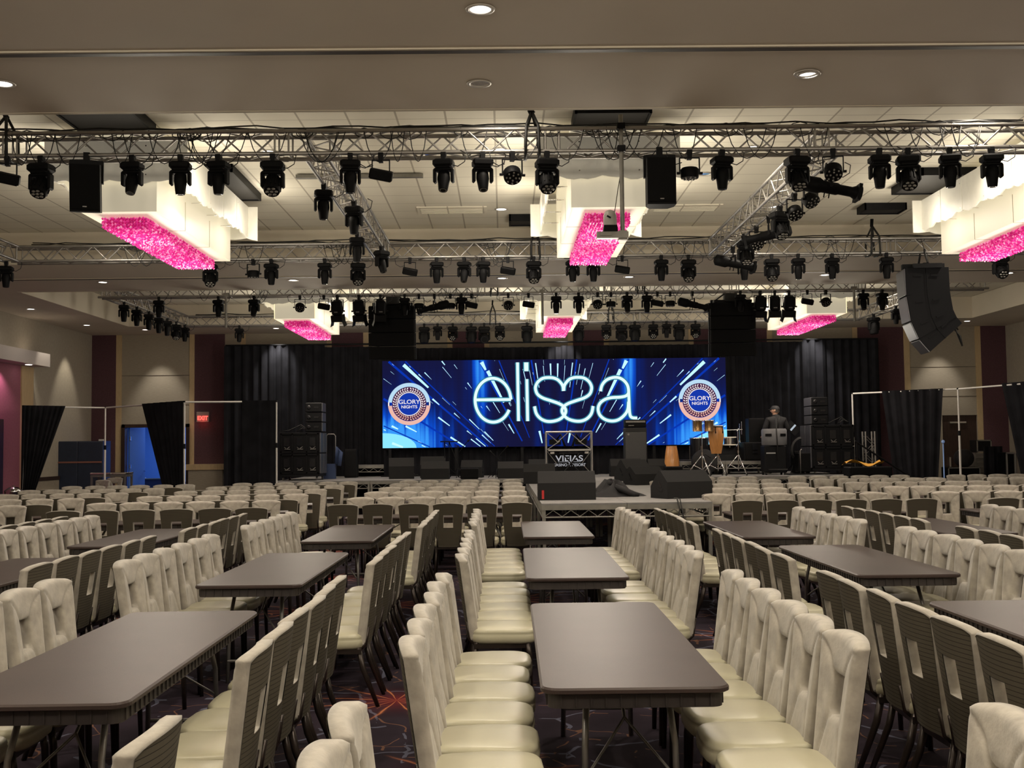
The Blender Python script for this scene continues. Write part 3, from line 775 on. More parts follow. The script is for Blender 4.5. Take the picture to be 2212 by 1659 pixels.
ROWS = {
 0: ('nearest truss', [(12, 'lb'), (85, 'wt'), (283, 'st'), (388, 'sd'), (471, 'sd'), (589, 'wt'), (758, 'sd'), (825, 'lb'), (962, 'st'), (1047, 'st'), (1112, 'pt'), (1188, 'wt'), (1500, 'pd'), (1571, 'sd'), (1736, 'wt'), (1815, 'pt'), (1917, 'sd'), (1980, 'wt'), (2072, 'sd'), (2164, 'sd')]),
 1: ('second truss', [(12, 'sd'), (454, 'wt'), (547, 'pd'), (586, 'sd'), (702, 'sd'), (774, 'wt'), (887, 'lb'), (945, 'sd'), (1005, 'st'), (1046, 'sd'), (1100, 'lb'), (1156, 'wt'), (1241, 'sd'), (1286, 'sd'), (1349, 'lb'), (1434, 'sd'), (1493, 'wt'), (1615, 'sd'), (1675, 'wt'), (1733, 'sd'), (1807, 'sd'), (1926, 'sd'), (2175, 'wf')]),
 2: ('third truss', [(343, 'sd'), (472, 'sd'), (549, 'st'), (648, 'pt'), (700, 'lb'), (729, 'fr'), (776, 'fr'), (822, 'fr'), (875, 'sd'), (906, 'pd'), (940, 'pr'), (974, 'pd'), (998, 'sd'), (1020, 'lb'), (1100, 'pt'), (1144, 'lb'), (1204, 'sd'), (1253, 'sd'), (1294, 'pt'), (1323, 'pd'), (1358, 'st'), (1401, 'sd'), (1424, 'lb'), (1452, 'pd'), (1500, 'pr'), (1605, 'sd'), (1648, 'fr'), (1680, 'fr'), (1711, 'fr'), (1751, 'lb'), (1791, 'pt'), (1873, 'st'), (1914, 'sd')]),
 3: ('rearmost truss', [(517, 'st'), (917, 'bd'), (946, 'sd'), (979, 'wf'), (1019, 'bd'), (1047, 'bg'), (1081, 'wf'), (1140, 'bd'), (1252, 'bd'), (1312, 'wf'), (1345, 'bg'), (1374, 'bd'), (1414, 'wf'), (1443, 'sd'), (1470, 'bd'), (1506, 'wf')])}
def next_to(k, i, row):
    return ''
for r_, (tn, lst) in ROWS.items():
    for i, (px_, kd) in enumerate(lst):
        y = T[r_]-TS/2 if (kd not in ('wt',) or r_) else T[r_]-TS/2
        lab = '%s, %s from the left on the %s' % (KN[kd], ORD[i] if i < 22 else 'number %d' % (i+1), tn)
        if i > 21: lab = '%s, %s from the right on the %s' % (KN[kd], ORD[len(lst)-1-i], tn)
        place(P[kd], (PX(px_, y), y, ZTB-.03), R.uniform(-.25, .25)+(PI if kd == 'pr' and px_ < 1000 else 0), lab, 'lamps on the %s' % tn)
# lamps under the depth trusses
def depth_row(x, lst, tn):
    for i, (y, kd, rz_) in enumerate(lst):
        place(P[kd], (x, y, ZTB-.03), rz_, '%s, %s from the front under %s' % (KN[kd], ORD[i], tn), 'lamps under the %s' % tn)
depth_row(XM[0]-.13, [(14.3, 'sd', .2), (17.6, 'sd', .1)], 'left edge of left depth truss'); depth_row(XM[0]+.13, [(15.3, 'sd', -.2), (18.8, 'st', .8)], 'right edge of left depth truss')
depth_row(XM[1]+.13, [(13.5, 'pr', 0), (14.3, 'pt', .5), (15.1, 'pt', .2), (15.9, 'wt', .3), (16.6, 'pr', 2.9), (17.4, 'pt', .1), (18.2, 'wt', 0), (19.2, 'pr', .1)], 'right depth truss')
depth_row(XA+.13, [(25.6, 'sd', .3), (26.5, 'sd', .1), (27.4, 'sd', .2), (28.2, 'sd', .2), (28.9, 'sd', .4), (29.7, 'wt', .2), (30.5, 'sd', 0)], 'left side truss')
depth_row(XZ-.13, [(26.3, 'st', .3), (27.9, 'sd', .1), (29.6, 'bd', .2)], 'right side truss')
for k_, p_ in P.items():
    if p_.name not in PROTO_USED:
        for c_ in list(p_.children_recursive): bpy.data.objects.remove(c_)
        bpy.data.objects.remove(p_)
# ------------------------------------------------------------------ hung loudspeakers
def hung_speaker(px_, lab, rz_, tilt):
    y = T[0]-TS/2; t = thing('hanging_loudspeaker', lab, 'loudspeaker', (PX(px_, y), y, ZTB-.03), rz_)
    m = MB(); m.box((0, 0, -.06), (.36, .07, .05)); m.box((0, 0, 0), (.07, .06, .12))
    for sx in (-1, 1): m.box((sx*.175, 0, -.17), (.022, .05, .26))
    m.build('bracket', blackm, t)
    q = rx(tilt); c = Vector((0, 0, -.36))
    poly = [(-.165, -.15), (.165, -.15), (.165, .02), (.11, .14), (-.11, .14), (-.165, .02)]
    m = MB(); n = len(poly)
    vs = [c+q @ Vector((x, y_, z)) for z in (-.27, .27) for x, y_ in poly]
    m.add(vs, [tuple(range(n-1, -1, -1)), tuple(range(n, 2*n))]+[(i, (i+1) % n, n+(i+1) % n, n+i) for i in range(n)]); cab = m.build('cabinet', black, t)
    m = MB(); m.bev(c+q @ Vector((0, -.155, .01)), (.315, .02, .51), .008, q); m.build('front_grille', grille, t)
    m = MB(); m.box(c+q @ Vector((0, -.167, -.21)), (.045, .004, .012), q); m.build('badge', steel, t)
hung_speaker(184, 'black loudspeaker hung from the nearest truss in front of the left chandelier', .22, .16)
hung_speaker(1434, 'black loudspeaker hung from the nearest truss right of the middle chandelier', .02, .02)
def line_array(x, y, ztop, n, rz_, lab, curve=0., w=1.02, d=.48, h=.305):
    t = thing('line_array', lab, 'loudspeaker array', (x, y, ztop), rz_)
    m = MB(); m.box((0, 0, .05), (w*.9, .10, .08)); m.box((-w*.38, 0, .03), (.08, d+.1, .06)); m.box((w*.38, 0, .03), (.08, d+.1, .06)); m.build('fly_frame', blackm, t)
    p = Vector((0, 0, 0)); ang = 0
    for k in range(n):
        q = rx(ang); c = p+q @ Vector((0, 0, -h/2))
        poly = [(-w/2, -d/2), (w/2, -d/2), (w/2, 0), (w/2-.1, d/2), (-w/2+.1, d/2), (-w/2, 0)]
        vs = [c+q @ Vector((a, b, z)) for z in (-h/2+.008, h/2-.004) for a, b in poly]; nn = 6
        m = MB(); m.add(vs, [tuple(range(nn-1, -1, -1)), tuple(range(nn, 2*nn))]+[(i, (i+1) % nn, nn+(i+1) % nn, nn+i) for i in range(nn)])
        m.box(c+q @ Vector((-w/2-.012, -d/4, 0)), (.02, .1, h*.95), q); m.box(c+q @ Vector((w/2+.012, -d/4, 0)), (.02, .1, h*.95), q)
        cb = m.build('speaker_cabinet', black, t)
        m = MB(); m.bev(c+q @ Vector((0, -d/2-.008, 0)), (w*.96, .02, h*.9), .006, q); m.build('front_grille', grille, cb)
        p = p+q @ Vector((0, d/2*0, -h)); ang += curve
    return t
a1 = line_array(PX(849, T[2]+.42), T[2]+.42, 1.71+(965-662)/F*(T[2]+.42), 4, 0, 'big black speaker array hung left of the screen top', .03, 1.02, .5, .3)
a2 = line_array(PX(1583, T[2]+.42), T[2]+.42, 1.71+(957-655)/F*(T[2]+.42), 4, 0, 'big black speaker array hung right of the screen top', .03, 1.02, .5, .3)
for a_, px_ in ((a1, 849), (a2, 1583)):
    m = MB()
    for sx in (-1, 1): m.tube([(sx*.38, 0, .06), (sx*.12, -.3, ZTB-a_.location.z+.02)], .018, 6)
    m.bev((0, .02, .16), (.3, .22, .26), .03); m.build('hoist', rubber, a_)
# array at the right, seen from behind and the side, its fronts lit blue by the screen
xs, ysd = PX(2005, T[1]-.05), T[1]-.05
t = thing('side_line_array', 'curved speaker array hung by two straps at the upper right', 'loudspeaker array', (xs, ysd+.0, 4.83), math.radians(84))
m = MB(); m.box((0, 0, .03), (.1, .74, .09)); m.box((0, 0, .03), (.5, .1, .07)); m.box((-.3, 0, 0), (.07, .5, .08)); m.box((.3, 0, 0), (.07, .5, .08))
for k in range(9): m.box((-.3+.075*k, .065, .03), (.02, .01, .02))
m.build('fly_frame', blackm, t)
m = MB()
for sx in (-1, 1): m.tube([(sx*.33, 0, .06), (sx*.16, 0, ZTB-4.83-.02), (sx*.16, 0, ZTB-4.83+.05)], .02, 6)
m.build('lifting_strap', rubber, t)
p = Vector((0, .38, -.03)); ang = .02
frontm = mat('speaker_front_mesh', (.05, .05, .06), rough=.38, bump=.15, bs=260, spec=.7)
for k, (h, w_, dA) in enumerate(((.50, .60, .12), (.47, .60, .26), (.34, .60, .28), (.30, .56, .1))):
    q = rx(-ang); d = .76; rh = h-d*dA*.5
    poly = [(0, 0), (0, -h+.008), (-d, -h+d*dA*.45), (-d, -.012)]
    vs = [p+q @ Vector((sx*w_/2*(1 if y_ > -.3 else .86), y_, z_)) for sx in (-1, 1) for y_, z_ in poly]
    m = MB(); m.add(vs, [(3, 2, 1, 0), (4, 5, 6, 7), (0, 1, 5, 4), (1, 2, 6, 5), (2, 3, 7, 6), (3, 0, 4, 7)])
    for sx in (-1, 1):
        for yy_ in (-.2, -.5): m.box(p+q @ Vector((sx*(w_/2*.97+.004), yy_, -h*.3)), (.012, .14, .03), q)
        m.box(p+q @ Vector((sx*(w_/2+.004), -.36, -h*.5)), (.008, .012, h*.9), q)
    cb = m.build('speaker_cabinet', mat('dark_speaker_paint', (.005, .005, .006), rough=.65, spec=.1), t)
    m = MB(); m.bev(p+q @ Vector((0, .012, -h/2)), (w_*.97, .025, h*.95), .008, q); m.build('front_grille', frontm, cb)
    p = p+q @ Vector((0, 0, -h)); ang += dA
m = MB()
for k in range(4):
    m.tube([(.1+.05*k, -.40, -.6), (.16+.05*k, -.52-.05*k, -.8-.1*k), (.1-.05*k, -.50, -1.05), (.0+.04*k, -.62, -1.25), (.05, -.66, -1.42)], .014, 5)
m.build('cable', rubber, t)
# camera on a pole
yc = T[0]-TS/2-.06; xp = PX(1351, yc); zp = 1.71+(960-508)/F*yc
t = thing('camera_mount', 'grey pole clamped to nearest truss with small shelf for the camera', 'pole mount', (xp, yc, zp))
m = MB(); m.cyl((0, 0, 0), (0, 0, ZTB+TS+.14-zp), .026, n=12); m.build('pole', alu2, t)
m = MB(); m.box((-.12, -.03, .01), (.36, .09, .075)); m.box((0, 0, .01), (.1, .1, .11)); m.box((-.2, -.08, .02), (.13, .02, .04)); m.build('shelf', alu2, t)
m = MB(); m.box((0, 0, ZTB-zp), (.09, .1, .07)); m.box((0, 0, ZTB+TS-zp), (.09, .1, .07)); m.build('clamp', blackm, t)
t = thing('ptz_camera', 'grey dome camera sitting on the pole shelf before pink beads', 'camera', (xp-.145, yc-.03, zp+.05))
m = MB(); m.box((0, 0, .035), (.15, .13, .07), None, 1.12); m.build('base', black, t)
m = MB(); m.lathe([(.075, .07), (.078, .12), (.074, .19), (.058, .235), (.02, .252), (.001, .253)], 18); m.build('camera_head', mat('grey_camera_shell', (.36, .34, .31), rough=.4), t)
m = MB(); m.box((-.02, -.077, .16), (.05, .01, .018), ry(.5)); m.build('badge', black, t)
m = MB(); m.tube([(.04, .05, .1), (.07, .06, .3), (.1, .03, .5), (.14, .03, .72)], .005, 5); m.build('cable', rubber, t)
# ------------------------------------------------------------------ banquet chair (sitter looks along +y)
WX, WZ0, WZ1, BZ0, BZ1 = .062, .635, .800, .395, .945
def hw(z): return .158+.047*(z-BZ0)/(BZ1-BZ0)
def yc_(x, z): return -.205-.085*(z-BZ0)/(BZ1-BZ0)+.030*(x/.2)**2
def seg_d(px_, pz, a, b):
    vx, vz = b[0]-a[0], b[1]-a[1]; t_ = max(0, min(1, ((px_-a[0])*vx+(pz-a[1])*vz)/(vx*vx+vz*vz)))
    return math.hypot(px_-a[0]-t_*vx, pz-a[1]-t_*vz)
CRE = []
for sx in (-1, 1):
    CRE += [((sx*WX, WZ1), (sx*.105, .862)), ((sx*.105, .862), (sx*.185, .915)),
            ((sx*WX, WZ0), (sx*.088, .56)), ((sx*.088, .56), (sx*.135, .41))]
def back_meshes(no, ni, n1, n2, n3):
    cs = [('o', -1, k/no) for k in range(no)]+[('i', 0, k/ni) for k in range(ni+1)]+[('o', 1, (k+1)/no) for k in range(no)]
    rows = [BZ0+(WZ0-BZ0)*k/n1 for k in range(n1)]+[WZ0+(WZ1-WZ0)*k/n2 for k in range(n2)]+[WZ1+(BZ1-WZ1)*k/n3 for k in range(n3+1)]
    def X(c, z):
        if c[0] == 'i': return -WX+2*WX*c[2]
        return (-hw(z)+(hw(z)-WX)*c[2]) if c[1] < 0 else (WX+(hw(z)-WX)*c[2])
    def zz(x, z):
        k = max(0, (z-WZ1)/(BZ1-WZ1)); return z+.016*k*(1-(x/.205)**2)-.012*(k**4)*abs(x/.205)**8
    nc, nr = len(cs), len(rows); Fv, Bv = [], []
    for z in rows:
        for c in cs:
            x = X(c, z)
            de = min(hw(z)-abs(x), BZ1-z, z-BZ0+.02)
            dwx = max(abs(x)-WX, 0); dwz = max(WZ0-z, z-WZ1, 0); dw = math.hypot(dwx, dwz)
            dc = min(seg_d(x, z, a, b) for a, b in CRE)
            pf = (1-math.exp(-max(de, 0)/.008))*(.5+.5*(1-math.exp(-dw/.008)))*(.42+.58*(1-math.exp(-dc/.006)))
            Fv.append((x, yc_(x, z)+.018+.023*pf, zz(x, z))); Bv.append((x, yc_(x, z)-.026, zz(x, z)))
    ic = range(no, no+ni); ir = range(n1, n1+n2)
    hole = lambda i, j: (i in ic) and (j in ir)
    m = MB(); m.smooth = True; o = nc*nr; fs = []; edge = {}
    for j in range(nr-1):
        for i in range(nc-1):
            if hole(i, j): continue
            a, b, c, d = j*nc+i, j*nc+i+1, (j+1)*nc+i+1, (j+1)*nc+i
            fs.append((a, d, c, b)); fs.append((a+o, b+o, c+o, d+o))
            for e in ((a, b), (b, c), (c, d), (d, a)):
                k = (min(e), max(e)); edge.setdefault(k, []).append(e)
    for k, es in edge.items():
        if len(es) == 1: a, b = es[0]; fs.append((a, b, b+o, a+o))
    m.add(Fv+Bv, fs)
    # outback panel just behind, a little smaller
    p = MB(); p.smooth = True; vs = []
    for z in rows:
        for c in cs:
            x = X(c, z); zq = zz(x, z)
            xi = x*(1-.018) if c[0] == 'o' else x*1.06; zq = min(zq, zz(x, BZ1)-.008) if z > WZ1 else zq
            vs.append((xi, yc_(x, z)-.030, zq))
    p.add(vs, [(j*nc+i, j*nc+i+1, (j+1)*nc+i+1, (j+1)*nc+i) for j in range(nr-1) for i in range(nc-1) if not hole(i, j)])
    return m, p
def seat_mb(n):
    m = MB(); lv = [(.90, .372), (.985, .388), (1.0, .41), (.995, .432), (.975, .440), (.99, .448), (.975, .461), (.93, .470), (.84, .476), (.5, .482), (.2, .484)]
    vs = []
    for k, z in lv:
        for i in range(n):
            t_ = 2*PI*i/n; c, s_ = math.cos(t_), math.sin(t_); e = .42
            x = math.copysign(abs(c)**e, c)*(.222 if s_ > 0 else .205); y = math.copysign(abs(s_)**e, s_)*.225
            bow = .012*(1-(x/.22)**2) if s_ > 0 else 0
            vs.append((x*k, (y+bow)*k+.01, z))
    q = len(lv); m.smooth = True
    m.add(vs, [(a*n+i, a*n+(i+1) % n, (a+1)*n+(i+1) % n, (a+1)*n+i) for a in range(q-1) for i in range(n)]+[tuple(range(n-1, -1, -1)), tuple(range((q-1)*n, q*n))])
    return m
LEGP = [[(sx*.18, .17, .385), (sx*.185, .185, .30), (sx*.19, .195, .0)] for sx in (-1, 1)]+[[(sx*.165, -.17, .385), (sx*.17, -.20, .25), (sx*.18, -.30, .0)] for sx in (-1, 1)]
def chair_proto():
    t = thing('banquet_chair', '', 'chair')
    mf, mp = back_meshes(13, 7, 16, 6, 13)
    mf.build('backrest', velvet, t); mp.build('outback_panel', pin, t); seat_mb(28).build('seat', leather, t)
    for pts in LEGP: m = MB(); m.tube(pts, [.020, .019, .014], 6); m.build('leg', chleg, t)
    m = MB(); m.box((0, 0, .36), (.38, .38, .03))
    for sx in (-1, 1): m.tube([(sx*.15, -.17, .36), (sx*.15, -.215, .40), (sx*.15, -.235, .52)], .012, 5)
    m.build('seat_frame', chleg, t)
    return t
chair = chair_proto()
# ------------------------------------------------------------------ folding table (long side along y)
def table_proto():
    t = thing('folding_table', '', 'table'); W2, L2, ZT_ = .381, 1.22, .74
    def rr(w_, l_, r, n=6):
        pts = []
        for cx, cy, a0 in ((w_-r, l_-r, 0), (-w_+r, l_-r, 90), (-w_+r, -l_+r, 180), (w_-r, -l_+r, 270)):
            for k in range(n+1): a = math.radians(a0+90*k/n); pts.append((cx+r*math.cos(a), cy+r*math.sin(a)))
        return pts
    m = MB(); lv = [(-.012, ZT_-.028), (0, ZT_-.022), (0, ZT_-.008), (-.008, ZT_)]
    vs = []; n = 28
    for ins, z in lv: vs += [(x, y, z) for x, y in rr(W2+ins, L2+ins, .075+ins)]
    m.add(vs, [(a*n+i, a*n+(i+1) % n, (a+1)*n+(i+1) % n, (a+1)*n+i) for a in range(3) for i in range(n)]+[tuple(range(n-1, -1, -1)), tuple(range(3*n, 4*n))])
    m.build('tabletop', plastic, t)
    m = MB(); o_ = rr(W2-.028, L2-.028, .05); i_ = rr(W2-.045, L2-.045, .04); vs = []
    for pl, z in ((o_, ZT_-.024), (o_, ZT_-.085), (i_, ZT_-.085), (i_, ZT_-.024)): vs += [(x, y, z) for x, y in pl]
    m.add(vs, [(a*n+i, a*n+(i+1) % n, (a+1)*n+(i+1) % n, (a+1)*n+i) for a in range(3) for i in range(n)])
    k = 0
    for sy in range(-19, 20):
        for sx in (-1, 1): m.box((sx*(W2-.026), sy*.06, ZT_-.052), (.008, .006, .055))
    for sx in range(-5, 6):
        for sy in (-1, 1): m.box((sx*.06, sy*(L2-.026), ZT_-.052), (.006, .008, .055))
    m.build('ribbed_edge', apronm, t)
    for sy in (-1, 1):
        for sx in (-1, 1): m = MB(); m.tube([(sx*.17, sy*.80, ZT_-.04), (sx*.19, sy*.93, .45), (sx*.20, sy*.95, .0)], .0145, 8); m.build('leg', steel, t)
        m = MB(); m.cyl((-.2, sy*.948, .16), (.2, sy*.948, .16), .011, n=8); m.build('crossbar', steel, t)
        m = MB()
        for sx in (-1, 1): m.cyl((sx*.195, sy*.945, .3), (0, sy*.70, .50), .007, n=6)
        m.cyl((0, sy*.70, .50), (0, sy*.35, ZT_-.04), .008, n=6); m.build('brace', steel, t)
    return t
tbl = table_proto()
R = random.Random(21)
COLN = {'LLL': (-6.58, 'far-left'), 'LL': (-4.07, 'outer left'), 'L': (-1.83, 'left'), 'C': (.54, 'centre'), 'R': (2.93, 'right'), 'RR': (5.0, 'outer right')}
ROWN = {0: 'cut-off bottom', 1: 'nearest full', 2: 'second', 3: 'third'}
TB = [('C', 1, 5.74, 5.58), ('C', 2, 9.45, 9.38), ('C', 3, 13.15, 13.1), ('L', 1, 5.58, 5.5), ('L', 2, 9.25, 9.3), ('L', 3, 12.9, 12.9),
      ('R', 1, 5.62, 5.6), ('R', 2, 9.4, 9.35), ('R', 3, 12.8, 12.8), ('LL', 2, 9.05, 9.1), ('LL', 3, 12.62, 12.7), ('RR', 3, 12.93, 12.95), ('RR', 2, None, 9.4), ('LLL', 3, None, 12.7),
      ('C', 0, None, 2.09), ('L', 0, None, 2.0)]
chairs = []
SEAT = {'C1': (5.53, -.385, 1.36), 'C2': (8.95, -.32, 1.34), 'C3': (12.3, -.335, 1.41), 'L1': (5.47, -2.66, -.955), 'L2': (8.8, -2.6, -.87), 'L3': (12.15, -2.54, -.80), 'R1': (5.43, 1.87, 3.62), 'R2': (8.75, 1.855, 3.54),
        'R3': (12.0, 1.785, 3.44), 'C0': (2.15, -.46, 1.40), 'L0': (2.0, -2.7, -.95), 'LL3': (11.95, -4.8, -3.02), 'LL2': (8.7, -4.85, -3.1), 'RR3': (12.0, 4.0, 5.68), 'RR2': (8.7, 4.03, 5.7), 'LLL3': (11.75, -6.8, -5.06)}
TX = {'L3': -1.75, 'L1': -1.85, 'R3': 2.84, 'C1': .525, 'C3': .58, 'R2': 2.95}
for col, row, ty, cy in TB:
    x, cn = COLN[col]; st = SEAT.get(col+str(row), (cy-(.35 if row == 2 else .5), x-.87, x+.87))
    if ty:
        place(tbl, (TX.get(col+str(row), x), ty, 0), R.uniform(-.008, .008), 'brown folding table, lengthwise, %s in the %s column of tables' % (ROWN[row], cn), 'lengthwise folding tables')
    for k in range(6):
        for sd in (-1, 1):
            y = st[0]-1.1125+.445*k-(.13 if row == 0 and sd > 0 and col == 'C' else 0)
            chairs.append((st[1 if sd < 0 else 2]-sd*.28+R.uniform(-.012, .012), y+R.uniform(-.014, .014), sd*PI/2+R.uniform(-.04, .04),
                           'banquet chair %s from the near end, %s side of the %s table, %s column' % (ORD[k], 'left' if sd < 0 else 'right', ROWN[row], cn), 'chairs along the lengthwise tables'))
BL = {'LL': (-7.83, 14.5, 2.12, 8, 'far-left'), 'L': (-4.48, 15.2, 2.13, 6, 'left'), 'CL': (-.99, 15.85, 2.08, 0, 'centre-left'), 'CR': (4.31, 15.67, 2.13, 0, 'centre-right'),
      'RR': (7.68, 15.62, 2.11, 0, 'right'), 'RRR': (11.12, 15.55, 2.06, -1, 'far-right')}
for bk, (bx, by, dy, ang, bn) in BL.items():
    for k in range(5):
        a = math.radians(ang+R.uniform(-.5, .5)); yc2 = by+dy*k
        q = proj((bx, yc2, .74)); 
        if -330 < q[0] < 2212+330: place(tbl, (bx, yc2, 0), PI/2+a, 'brown folding table set crosswise, %s row back in the %s block' % (ORD[k], bn), 'crosswise folding tables')
        for i in range(6):
            for sd in (-1, 1):
                lx, ly = (i-2.5)*.462, sd*.70
                x = bx+lx*math.cos(a)-ly*math.sin(a)+R.uniform(-.012, .012); y = yc2+lx*math.sin(a)+ly*math.cos(a)+R.uniform(-.015, .015)
                chairs.append((x, y, a+(PI if sd > 0 else 0)+R.uniform(-.03, .03),
                    '%s chair %s from the left, %s side of the %s crosswise row, %s block' % ('cream-fronted' if sd > 0 else 'dark-backed', ORD[i], 'far' if sd > 0 else 'near', ORD[k], bn), 'chairs along the crosswise tables'))
vis = []
for c in chairs:
    q = proj((c[0], c[1], .9)); qa = [proj((c[0]+dx, c[1], .9)) for dx in (-.3, .3)]
    if qa[0] is None or qa[1] is None: continue
    if qa[1][0] < -5 or qa[0][0] > 2217 or q[1] > 1720: continue
    vis.append(c)
vis.sort(key=lambda c: c[1])
NCH = 300
for x, y, rz_, lab, grp in vis[:NCH]: place(chair, (x, y, 0), rz_, lab, grp)
if len(vis) > NCH:
    mf, mp = back_meshes(3, 2, 3, 2, 3); parts = [(mf, 0), (mp, 1), (seat_mb(12), 2)]
    lg = MB()
    for pts in LEGP: lg.tube([pts[0], pts[2]], .014, 4)
    parts.append((lg, 3)); big = MB()
    for x, y, rz_, lab, grp in vis[NCH:]:
        ca, sa = math.cos(rz_), math.sin(rz_)
        for mb_, mi in parts:
            big.mi = mi; big.smooth = mi < 3
            big.add([(x+ca*a-sa*b, y+sa*a+ca*b, c_) for a, b, c_ in mb_.v], mb_.f)
    tag(big.build('banquet_chair_rows', [velvet, pin, leather, chleg]), 'remaining rows of cream and dark banquet chairs farthest back before the stage', 'chairs', kind='stuff')
print('CHAIRS', len(vis))
# ------------------------------------------------------------------ stage
ZD = .87
def G(px_, py_, z):                                     # the point of plane z that the eye sees in that direction
    r = fw+rt*((px_-CXP)/F)-up*((py_-CYP)/F); k = (z-EYE)/r.z; return (r.x*k, r.y*k)
def GY(px_, py_, Y):
    r = fw+rt*((px_-CXP)/F)-up*((py_-CYP)/F); k = Y/r.y; return (r.x*k, EYE+r.z*k)
def stage_deck(x0, y0, w_, d, z0, z1, lab, grp='stage decks', lacing=True):
    t = thing('stage_deck', lab, 'stage deck', (x0, y0, z0), 0, grp); z = z1-z0
    m = MB(); m.box((w_/2, d/2, z-.012), (w_-.006, d-.006, .024)); m.build('deck_top', deckm, t)
    m = MB()
    for yy in (.02, d-.02): m.box((w_/2, yy, z-.06), (w_-.01, .035, .07)); m.cyl((0.03, yy, z-.20), (w_-.03, yy, z-.20), .014, n=6)
    for xx in (.02, w_-.02): m.box((xx, d/2, z-.06), (.035, d-.01, .07)); m.cyl((xx, .03, z-.20), (xx, d-.03, z-.20), .014, n=6)
    m.build('deck_frame', alu2, t)
    if lacing:
        m = MB()
        for yy in (.02, d-.02):
            n = max(2, int(w_/.13)); 
            for i in range(n):
                xa, xb = .04+(w_-.08)*i/n, .04+(w_-.08)*(i+1)/n; a, b = (z-.10, z-.19) if i % 2 else (z-.19, z-.10); m.cyl((xa, yy, a), (xb, yy, b), .007, n=5)
        for xx in (.02, w_-.02):
            n = max(2, int(d/.13))
            for i in range(n):
                xa, xb = .04+(d-.08)*i/n, .04+(d-.08)*(i+1)/n; a, b = (z-.10, z-.19) if i % 2 else (z-.19, z-.10); m.cyl((xx, xa, a), (xx, xb, b), .007, n=5)
        m.build('lacing', alu2, t)
    if z > .25:
        for xx in (.035, w_-.035):
            for yy in (.035, d-.035): m = MB(); m.box((xx, yy, (z-.09)/2), (.05, .05, z-.09)); m.build('leg', alu2, t)
    return t
RW0 = .53
n = 5; d_ = (28.3-16.15)/n
for k in range(n):
    for i in range(2):
        stage_deck(RW0+1.23*i, 16.15+d_*k, 1.23, d_, 0, ZD, 'grey-carpeted runway deck, %s from the front, %s half' % (ORD[k], ('left', 'right')[i]), 'runway decks')
for k in range(6):
    for j in range(2):
        stage_deck(-5.82+2.44*k, 28.32+2.44*j, 2.44, (2.44, 1.95)[j], 0, ZD, 'main stage deck, %s from the left, %s row' % (ORD[k], ('front', 'rear')[j]), 'main stage decks')
# risers on the stage
x, y = G(755, 1030, ZD); stage_deck(x, y, 2.0, 1.3, ZD, ZD+.33, 'low aluminium riser at the left back of the stage', 'risers')
xr0 = PX(1466, 30.0); stage_deck(xr0, 30.0, 1.22, 1.35, ZD, ZD+.36, 'low drum riser at the right of the stage, left half', 'risers')
stage_deck(xr0+1.22, 30.0, 1.22, 1.35, ZD, ZD+.36, 'low drum riser at the right of the stage, right half', 'risers')
ZR = ZD+.36

# ------------------------------------------------------------------ back drape and free standing drapes
def drape_mesh(path, z0, z1, fold=.28, amp=.06, nz=6, seed=1, top=None, bot=None):
    # path: list of xy points; top/bot: functions giving how far along the path (0..1) each fold sits at top and bottom
    R_ = random.Random(seed); P2 = [Vector((*p, 0)) for p in path]; L_ = [0]
    for a, b in zip(P2, P2[1:]): L_.append(L_[-1]+(b-a).length)
    tot = L_[-1]; nu = max(12, int(tot/fold*8)); ph = [R_.uniform(-.5, .5) for _ in range(nu+1)]
    def at(s):
        s = max(0, min(tot, s))
        for k in range(len(P2)-1):
            if s <= L_[k+1] or k == len(P2)-2:
                d = (P2[k+1]-P2[k]); l = d.length; return P2[k]+d*((s-L_[k])/l), Vector((d.y, -d.x, 0))/l
    vs = []
    for j in range(nz+1):
        v = j/nz
        for i in range(nu+1):
            u = i/nu; us = u
            if top and bot: us = (1-v)*bot(u)+v*top(u)
            p, nn = at(us*tot); a = amp*(math.sin(u*tot/fold*2*PI+.6*math.sin(u*9+seed))+.35*math.sin(u*tot/fold*4.7*PI+seed+v*.5))*(1-.25*v)
            vs.append((p.x+nn.x*a, p.y+nn.y*a, z0(us) if callable(z0) and j == 0 else (z0(us) if callable(z0) else z0)*(1-v)+z1*v))
    m = MB(); m.smooth = True
    m.add(vs, [(j*(nu+1)+i, j*(nu+1)+i+1, (j+1)*(nu+1)+i+1, (j+1)*(nu+1)+i) for j in range(nz) for i in range(nu)])
    return m
xs_ = [PX(487, 32.9), PX(700, 32.9), PX(818, 32.9), PX(1215, 32.9), PX(1566, 32.9), PX(1740, 32.9), PX(1902, 32.9)]
dn = ['leftmost panel', 'panel behind the left array', 'panel above the left half of the screen', 'panel above the right half of the screen', 'panel behind the right array', 'rightmost panel']
for i in range(6):
    zt = (4.72, 4.66, 4.6, 4.63, 4.68, 4.72)[i]
    o = drape_mesh([(xs_[i]-.03, 32.9), (xs_[i+1]+.03, 32.9)], .02, zt, .26, .06, 5, i+2).build('stage_drape', drape)
    tag(o, 'tall black stage backdrop drape, %s' % dn[i], 'curtain', 'backdrop drapes')
m = MB(); m.cyl((xs_[0], 32.9, 4.74), (xs_[-1], 32.9, 4.74), .025, n=8); tag(m.build('drape_pipe', blackm), 'black pipe carrying the stage backdrop drapes', 'pipe')
